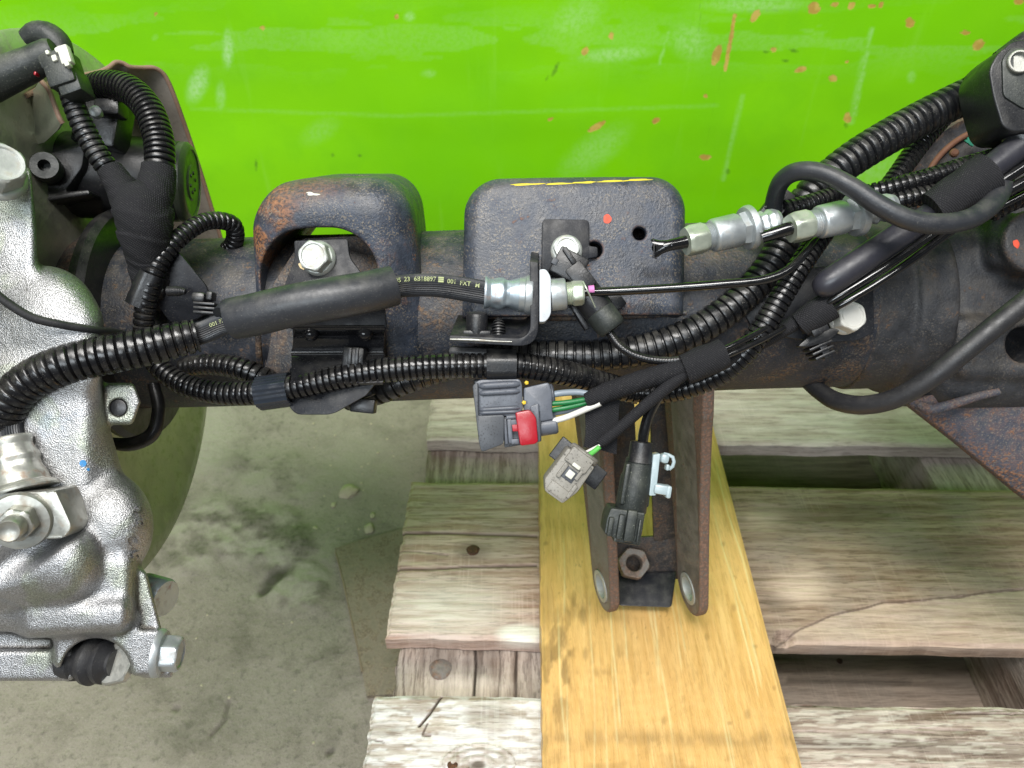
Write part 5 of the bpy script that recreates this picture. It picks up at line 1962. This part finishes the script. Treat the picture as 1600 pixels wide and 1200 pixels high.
m.prism(rounded([(805, 645), (828, 640), (838, 652), (841, 690), (836, 694), (813, 697), (810, 680)], [3, 5, 6, 3, 3, 4, 2]), 430.5, 14, .0012)
m.prism(rounded([(800, 664), (811, 663), (811, 674), (801, 674)], 1), 433, 5, .0004)
m.build('red_lock', M['red'], GC)
m = MB()
m.prism(rounded([(818, 606), (858, 597), (863, 612), (863, 642), (866, 655), (840, 660), (818, 640)], [4, 5, 4, 3, 4, 4, 4]), 438, 22, .0016)
m.prism(rounded([(828, 635), (842, 630), (845, 690), (836, 692)], 3), 436, 12, .0008)
m.build('rear_shell', M['grey_plug'], GC)
along((836, 668, 444), (871, 663, 444), [(0, 14), (.1, 15), (.92, 14.5), (1, 12)], 'wire_port', M['grey_plug'], GC, 28)
along((836, 620, 446), (866, 616, 446), [(0, 17), (.1, 18), (.92, 17), (1, 14)], 'wire_port', M['grey_plug'], GC, 28)
for p in ((823, 598, 437), (819, 629, 435)):
    m = MB()
    m.lathe([(-.001, .0013), (.0002, .0012), (.0004, .0006)], C(*p), (.3, -.1, -1), 5)
    m.build('yellow_seal', M['yellow_seal'], GC)
for nm, mt, pts in (('wire', 'wire_grey', [(860, 617, 443, 5), (880, 614, 442, 5.2), (905, 613, 440, 5), (926, 617, 438, 4.5)]),
                    ('wire', 'wire_green', [(860, 631, 442, 4), (885, 629, 441, 4.2), (910, 625, 439, 4.2), (932, 620, 437, 4)]),
                    ('wire', 'wire_green', [(860, 641, 443, 4), (885, 637, 442, 4.2), (910, 631, 440, 4.2), (932, 624, 438, 4)]),
                    ('wire', 'wire_grey', [(862, 647, 447, 3.5), (885, 643, 446, 3.5), (912, 636, 442, 3.5), (930, 628, 439, 3.5)]),
                    ('wire', 'wire_white', [(864, 658, 441, 4.6), (885, 652, 440, 4.8), (912, 641, 437, 4.8), (938, 630, 434, 4.8)])):
    smooth_tube(nm, pts, M[mt], GC, 16)

# ------------------------------------------------------------------ small pale grey connector
PC = thing('pale_connector', 'small pale grey connector hanging tilted with one lime green wire', 'connector', to_world(C(875, 780, 440)))


def loc(cx, cy, rot):
    a = math.radians(rot)
    return lambda x, y: (cx + x * math.cos(a) - y * math.sin(a), cy + x * math.sin(a) + y * math.cos(a))


L = loc(892, 737, 37)
m = MB()
m.prism(rounded([L(-26, -28), L(26, -28), L(28, 20), L(20, 48), L(-14, 49), L(-26, 34)], 4), 428, 18, .0012)
m.build('housing', M['pale_plug'], PC)
m = MB()
m.boxpx(*L(0, -22), 426, 40, 26, 8, 37, .0008)
m.boxpx(*L(2, 36), 427, 34, 18, 6, 37, .0008)
m.boxpx(*L(-12, 6), 426, 7, 26, 4, 37, .0005)
m.boxpx(*L(20, 24), 426, 6, 24, 5, 37, .0005)
m.boxpx(*L(14, -4), 426, 6, 20, 4, 37, .0005)
m.build('latch_frame', M['pale_plug'], PC)
m = MB()
m.boxpx(*L(2, 4), 426.4, 12, 12, 3, 37, .0004)
m.boxpx(*L(2, -12), 425.4, 14, 6, 3, 37, .0004)
m.build('latch_tooth', M['white_tab'], PC)
m = MB()
m.boxpx(*L(0, 5), 427.6, 24, 20, 1.5, 37, .0003)
m.build('latch_pocket', M['dark_plug'], PC)
along((*L(0, -28), 437), (*L(0, -40), 437), [(0, 22), (.2, 25), (.8, 25), (1, 22)], 'seal_collar', M['pale_plug'], PC, 32)
L2 = loc(904, 727, 37)
m = MB()
m.prism(rounded([L2(-46, -22), L2(44, -18), L2(44, 16), L2(-46, 16)], 2), 447, 4, .0005)
m.build('mounting_blade', M['black'], PC)
smooth_tube('wire', [(946, 692, 430, 2), (936, 696, 431, 2), (916, 706, 434, 2)], M['wire_white'], PC, 10)
smooth_tube('wire', [(937, 698, 430, 3.8), (930, 704, 431, 4), (915, 716, 435, 4)], M['wire_lime'], PC, 14)

# ------------------------------------------------------------------ long black connector with pale blue clip
KC = thing('black_connector', 'long black connector hanging down with a pale blue clip on its side', 'connector', to_world(C(970, 850, 450)))
ang = 9
L3 = loc(993, 745, ang)
along((1003, 690, 444), (999, 722, 444), [(0, 16), (.05, 18), (.9, 18.5), (1, 20)], 'rear_seal', M['black'], KC, 36)
along((*L3(2, -30), 446), (*L3(0, 56), 446), [(0, 18), (.03, 21), (.30, 22.5), (.38, 24.5), (.96, 24.5), (1, 22)], 'body', M['black_dusty'], KC, 40)
m = MB()
m.prism(rounded([L3(10, -22), L3(24, -18), L3(28, 44), L3(10, 48)], [4, 6, 4, 2]), 444, 10, .0012)
m.build('side_rail', M['black_dusty'], KC)
m = MB()
m.boxpx(*L3(-13, 14), 437.5, 9, 66, 8, ang, .0015)
m.build('key_rib', M['black_dusty'], KC)
m = MB()
m.prism(rounded([L3(-30, 54), L3(24, 54), L3(24, 106), L3(-18, 106), L3(-18, 100), L3(-34, 96), L3(-34, 72)], [4, 3, 3, 3, 2, 4, 4]), 437, 22, .0014)
m.build('nose', M['black_dusty'], KC)
m = MB()
m.boxpx(*L3(-26, 84), 434, 8, 30, 8, ang, .0008)
m.boxpx(*L3(-10, 82), 434, 10, 40, 6, ang, .0010)
m.boxpx(*L3(5, 78), 433.4, 16, 50, 6, ang, .0010)
m.boxpx(*L3(19, 84), 434.6, 4, 38, 6, ang, .0006)
m.build('nose_ribs', M['black_dusty'], KC)
smooth_tube('lead', [(1004, 694, 442, 8), (1006, 676, 440, 8.4), (1014, 648, 438, 8.4), (1032, 615, 434, 8.4), (1058, 588, 430, 8.2), (1085, 568, 428, 7.5)], M['line'], KC, 24)
m = MB()
m.prism(rounded([L3(22, -38), L3(33, -42), L3(36, 24), L3(26, 26)], 2), 440, 12, .0008)
m.boxpx(*L3(42, -35), 438, 14, 16, 8, ang, .002)
m.boxpx(*L3(48, -22), 438, 6, 10, 7, ang, .001)
m.boxpx(*L3(46, 14), 438, 28, 16, 9, ang, .0016)
m.boxpx(*L3(56, 16), 437.5, 8, 20, 10, ang, .0012)
m.build('pale_clip', M['paleblue'], KC)
smooth_tube('clip_hook', [(*L3(38, -42), 441, 3), (*L3(52, -40), 440, 3), (*L3(56, -28), 440, 3), (*L3(50, -20), 441, 3)], M['paleblue'], KC, 12)

# ------------------------------------------------------------------ zinc hose fittings at the right
def fitting(label, p0, p1, marks, stub):
    """nut, thread, collar, flange and crimped shell strung along p0 -> p1 (marks are fractions of that length)"""
    t = thing('hose_fitting', label, 'hose fitting', to_world((C(*p0) + C(*p1)) / 2), 'zinc hose fittings')
    q = lambda f: tuple(np.array(p0) * (1 - f) + np.array(p1) * f)
    n0, n1, t1, c1, f1, e1 = marks
    hexnut(q(n0), q(n1), 44, 'nut', M['nut'], t, .15, bore=11)
    along(q(n1), q(t1), [(0, 19), (.12, 21), (.24, 19), (.36, 21), (.48, 19), (.6, 21), (.72, 19), (.84, 21), (1, 19)], 'thread', M['zinc'], t, 36, sharp=20)
    along(q(t1), q(c1), [(0, 22), (.05, 25), (.12, 26), (.92, 26.5), (1, 25)], 'collar', M['zinc'], t)
    along(q(c1), q(c1 + (f1 - c1) * .62), [(0, 22), (.05, 27), (.6, 28), (1, 28)], 'shoulder', M['zinc'], t, 6, sharp=20)
    along(q(c1 + (f1 - c1) * .45), q(f1), [(0, 27), (.15, 33), (.55, 35), (.85, 35), (1, 32)], 'flange', M['zinc'], t)
    along(q(f1), q(e1), [(0, 19), (.1, 22), (.25, 18), (.42, 21), (.55, 17), (.70, 21), (.85, 21), (1, 18)], 'crimp_shell', M['zinc'], t, dimple=lambda s, th: 1 + .07 * np.cos(6 * th) * np.sin(s * math.pi) ** 2)
    pl, r, s = px_path(stub, .0008)
    m = MB()
    m.sweep(pl, r, 20)
    m.build('line_stub', M['line'], t, 60, fix=False)
    return t


F1 = fitting('zinc hose fitting with a torn black stub, pointing left over the perch', (1060, 380, 428), (1215, 346, 438), (.07, .27, .33, .60, .74, 1.0), [(1036, 386, 427, 8), (1046, 383, 427, 9), (1066, 379, 428, 10), (1076, 377, 428, 10)])
# crushed, flattened end of the stub
m = MB()
a, b = C(1022, 388, 426), C(1048, 383, 427)
e = unit(b - a)
nrm = unit(np.cross(e, [0, 0, 1]))
rows = []
for t, wd in ((0, 15), (.15, 14), (.4, 11), (.7, 9.5), (1, 9)):
    cpt = a + (b - a) * t
    th = np.linspace(0, 2 * math.pi, 18, endpoint=False)
    fl = .35 + .65 * t
    rows.append([cpt + nrm * math.cos(x) * wd * .426 / FPX + np.array([0, 0, 1]) * math.sin(x) * 9 * fl * .426 / FPX + e * (.0012 * math.sin(3 * x) * (1 - t)) for x in th])
V = np.array(rows).reshape(-1, 3)
m.add(V, [[i * 18 + j, i * 18 + (j + 1) % 18, (i + 1) * 18 + (j + 1) % 18, (i + 1) * 18 + j] for i in range(4) for j in range(18)] + [list(range(18))[::-1], [72 + j for j in range(18)]])
m.build('torn_end', M['line'], F1, 40)
m = MB()
m.sweep(Cs([(1021, 372, 425.6), (1022, 380, 425.4), (1022, 392, 425.4), (1020, 402, 425.6), (1026, 404, 425.8)]), .0004, 8)
m.build('torn_rim', M['rubber'], F1)
fitting('zinc hose fitting pointing left just under the looped rubber hose', (1222, 360, 422), (1395, 322, 432), (.07, .25, .32, .56, .70, 1.0), [(1190, 371, 424, 9), (1205, 366, 423, 10), (1230, 358, 422, 10.5), (1240, 356, 422, 10.5)])

# ------------------------------------------------------------------ looped rubber hose
o = smooth_tube('rubber_hose', [(1206, 338, 452, 13), (1211, 308, 442, 13.5), (1222, 282, 430, 14), (1246, 268, 420, 14.5), (1284, 270, 413, 14.5), (1330, 292, 408, 15), (1376, 322, 404, 15.5), (1420, 343, 402, 16), (1468, 350, 402, 16), (1515, 342, 408, 16), (1550, 318, 418, 16), (1566, 292, 432, 15), (1570, 270, 446, 14)], M['rubber_grey'], None, 40, lambda s, th: 1 + .012 * np.cos(th * 24), .002)
tag(o, 'matte black rubber hose looping over the two zinc fittings', 'hose')
m = MB()
m.boxpx(1216, 318, 446, 54, 30, 10, -52, .001)
for q in range(5):
    x, y = 1206 + q * 5, 312 + q * 4
    m.boxpx(x, y, 444.6, 3, 32, 3, 38, .0003)
o = m.build('cable_strap', M['black'])
tag(o, 'ribbed black strap end under the start of the looped rubber hose', 'strap')

# ------------------------------------------------------------------ conduits on the right
for pts, pit, lab in (([(1224, 330, 446, 17), (1255, 322, 448, 16), (1295, 308, 452, 15), (1330, 292, 458, 14)], 3.4, 'short black ribbed conduit stub behind the rear zinc fitting'),
                      ([(1352, 304, 452, 15), (1400, 292, 448, 15.5), (1450, 278, 446, 15.5), (1500, 262, 446, 15), (1560, 244, 448, 15), (1660, 212, 450, 15), (1780, 172, 452, 15)], 3.6, 'slim ribbed conduit running under the tape band at right'),
                      ([(1380, 318, 450, 15), (1420, 310, 446, 15), (1460, 302, 444, 15), (1500, 290, 444, 14)], 3.6, 'lower slim ribbed conduit crossing below the looped hose'),
                      ([(1380, 302, 482, 15), (1402, 274, 484, 15.5), (1426, 240, 488, 16), (1448, 212, 492, 16), (1474, 182, 498, 16)], 3.8, 'ribbed conduit climbing steeply beneath the fat conduit at right'),
                      ([(1545, 332, 452, 17), (1575, 316, 450, 17), (1620, 298, 448, 17), (1700, 268, 446, 17), (1790, 236, 446, 17)], 4.0, 'ribbed conduit end at the right edge above the neck boss')):
    o = conduit('conduit', pts, pit, M['conduit'], None, .15, .60, 26)
    tag(o, lab, 'conduit')

# ------------------------------------------------------------------ sleeved harness with two glossy lines
SH = thing('sleeved_harness', 'smooth black sleeve and glossy lines bundled with tape at the right', 'wiring harness', to_world(C(1300, 500, 436)))
smooth_tube('sleeve', [(1280, 452, 438, 10), (1284, 449, 436, 19), (1300, 438, 434, 22), (1335, 415, 432, 22), (1390, 378, 432, 21), (1440, 345, 434, 20), (1475, 320, 436, 18), (1500, 300, 436, 17)], M['shrink'], SH, 40, lambda s, th: 1 + .02 * np.sin(th * 2 + s * 60), .0015)
smooth_tube('sleeve', [(1505, 294, 432, 17), (1535, 272, 430, 19), (1580, 238, 430, 21), (1625, 204, 430, 22), (1700, 150, 430, 22), (1790, 88, 432, 22)], M['shrink'], SH, 40)
band('tape_band', [(1458, 328, 428, 29), (1500, 300, 426, 32), (1542, 271, 427, 34)], SH, seed=4)
for pts in ([(1278, 484, 440, 5), (1310, 463, 434, 5.5), (1360, 432, 431, 6), (1415, 396, 430, 6.5), (1470, 356, 431, 7), (1530, 308, 431, 8), (1580, 273, 429, 9), (1630, 240, 428, 9), (1710, 186, 428, 9), (1800, 128, 430, 9)],
            [(1286, 494, 442, 5), (1320, 473, 435, 5.5), (1370, 443, 432, 6), (1425, 406, 431, 6.5), (1480, 365, 432, 7), (1540, 320, 432, 8), (1590, 290, 430, 9), (1640, 262, 429, 9), (1720, 212, 428, 9), (1810, 158, 430, 9)],
            [(1500, 356, 440, 4), (1550, 330, 438, 4.5), (1600, 304, 436, 5), (1640, 284, 435, 5), (1730, 240, 434, 5), (1820, 198, 434, 5)]):
    smooth_tube('line', pts, M['line'], SH, 24)
band('tape_band', [(1250, 508, 446, 21), (1272, 493, 443, 23), (1298, 476, 441, 23)], SH, seed=6)

# plate, bolt and fir-tree clip under the harness end
NP = thing('harness_plate', 'dark flat plate with a white bolt at the axle neck', 'bracket', to_world(C(1320, 530, 462)))
m = MB()
m.prism(rounded([(1150, 470, 474), (1240, 420, 468), (1364, 410, 462), (1367, 520, 462), (1340, 532, 462), (1290, 536, 464), (1180, 520, 472)], [6, 6, 4, 12, 8, 8, 8]), 466, 3, .0006)
m.build('plate', M['ecoat'], NP)
BB = MB()
BB.hexhead(C(1317, 498, 459), (.16, -.10, -1.0), .0165, .0085, .0098, .0025, .4)
BOLT3 = BB.build('bolt', M['bolt_white'], NP)
drape_text('head_mark', '10', (1322, 494), 16, -25, M['bolt_white'], BOLT3, BOLT3, .0002, .0004)
FC = thing('fir_tree_clip', 'black fir-tree clip with disc skirt below the white bolt', 'clip', to_world(C(1285, 555, 452)))
m = MB()
m.prism(rounded([(1246, 542), (1268, 522), (1300, 512), (1314, 516), (1296, 532), (1266, 542)], 6), 448, 6, .0008)
m.build('skirt', M['black'], FC)
m = MB()
m.boxpx(1270, 500, 442, 34, 30, 8, -28, .0008)
m.boxpx(1282, 514, 440, 28, 14, 8, -28, .0008)
for q in range(4):
    m.boxpx(1262 + q * 5, 486 + q * 1.5, 440, 3, 14, 3, -28, .0003)
m.build('saddle', M['black'], FC)
m = MB()
m.boxpx(1288, 543, 450, 12, 34, 8, -24, .0006)
for q in range(4):
    m.boxpx(1280 + q * 3.4, 532 + q * 7.6, 449, 42 - q * 3, 4.5, 12, -24, .0005)
m.build('stem', M['black'], FC)

# ------------------------------------------------------------------ breather hose below the neck
o = smooth_tube('breather_hose', [(1262, 596, 520, 12), (1282, 612, 512, 13.5), (1308, 627, 500, 14.5), (1350, 633, 484, 15), (1400, 622, 470, 15.5), (1455, 590, 458, 16), (1510, 546, 450, 16.5), (1560, 505, 446, 17), (1640, 442, 442, 17), (1720, 378, 440, 17), (1810, 310, 440, 17)], M['rubber'], None, 36)
tag(o, 'smooth black hose curving under the axle neck to the right edge', 'hose')

# ------------------------------------------------------------------ sensor block and rimmed disc at the upper right
SB = thing('sensor_block', 'black moulded sensor block with a steel bush at the upper right edge', 'sensor', to_world(C(1600, 210, 430)))
m = MB()
m.prism(rounded([(1545, 108), (1560, 82), (1584, 62), (1660, 60), (1660, 205), (1580, 206), (1566, 196), (1552, 150)], [12, 8, 10, 4, 4, 8, 10, 16]), 418, 30, .0035, seg=4)
m.build('body', M['black'], SB)
m = MB()
m.prism(rounded([(1566, 92), (1580, 74), (1660, 72), (1660, 176), (1600, 170), (1568, 150)], 8), 416.8, 4, .0008)
m.build('face', M['black_dusty'], SB)
m = MB()
m.lathe([(0, .0062), (.0022, .0062), (.0026, .0058), (.0026, .0050), (-.004, .0048)], C(1590, 98, 416.6), (-.1, 0, -1), 36)
m.build('bush', M['steel'], SB)
m = MB()
m.prism(rounded([(1508, 120, 446), (1542, 92, 440), (1548, 100, 440), (1548, 122, 444), (1514, 126, 446)], 3), 444, 4, .0006)
m.build('side_plate', M['ecoat_gloss'], SB)
smooth_tube('neck', [(1586, 200, 430, 22), (1592, 212, 430, 24), (1598, 222, 430, 24)], M['black'], SB, 32)
smooth_tube('cover_edge', [(1560, 92, 432, 12), (1600, 62, 432, 12), (1640, 40, 432, 12), (1700, 6, 434, 12), (1780, -40, 436, 12)], M['black'], SB, 20)

RD = thing('rimmed_disc', 'dark disc with a brown rusty rim behind the conduits at right', 'disc', to_world(C(1560, 330, 570)))
dax = unit(np.array([-.12, -.18, -1.0]))
dc = C(1592, 332, 560)
m = MB()
m.lathe([(-.004, .03), (-.004, .082), (.002, .083), (.004, .080), (.000, .076), (-.002, .070), (-.001, .02)], dc, dax, 96)
m.build('disc', M['iron'], RD)
e1, e2, ax = frame_of(dax)
th = np.linspace(0, 2 * math.pi, 97)
m = MB()
m.sweep(dc + ax * .0025 + (np.cos(th)[:, None] * e1 + np.sin(th)[:, None] * e2) * .0690, .0022, 10)
m.build('rim', M['brown'], RD)
for (x, y, r, mt) in ((1490, 240, 7, 'brown'), (1532, 212, 9, 'rust')):
    m = MB()
    m.lathe([(0, r * .00046), (.002, r * .00044), (.003, r * .0003)], C(x, y, 556), dax, 20)
    m.build('stud', M[mt], RD)
decal('teal_mark', (1515, 221, 552), (7, 4), 60, M['teal_paint'], RD, .0012, 2, .3)
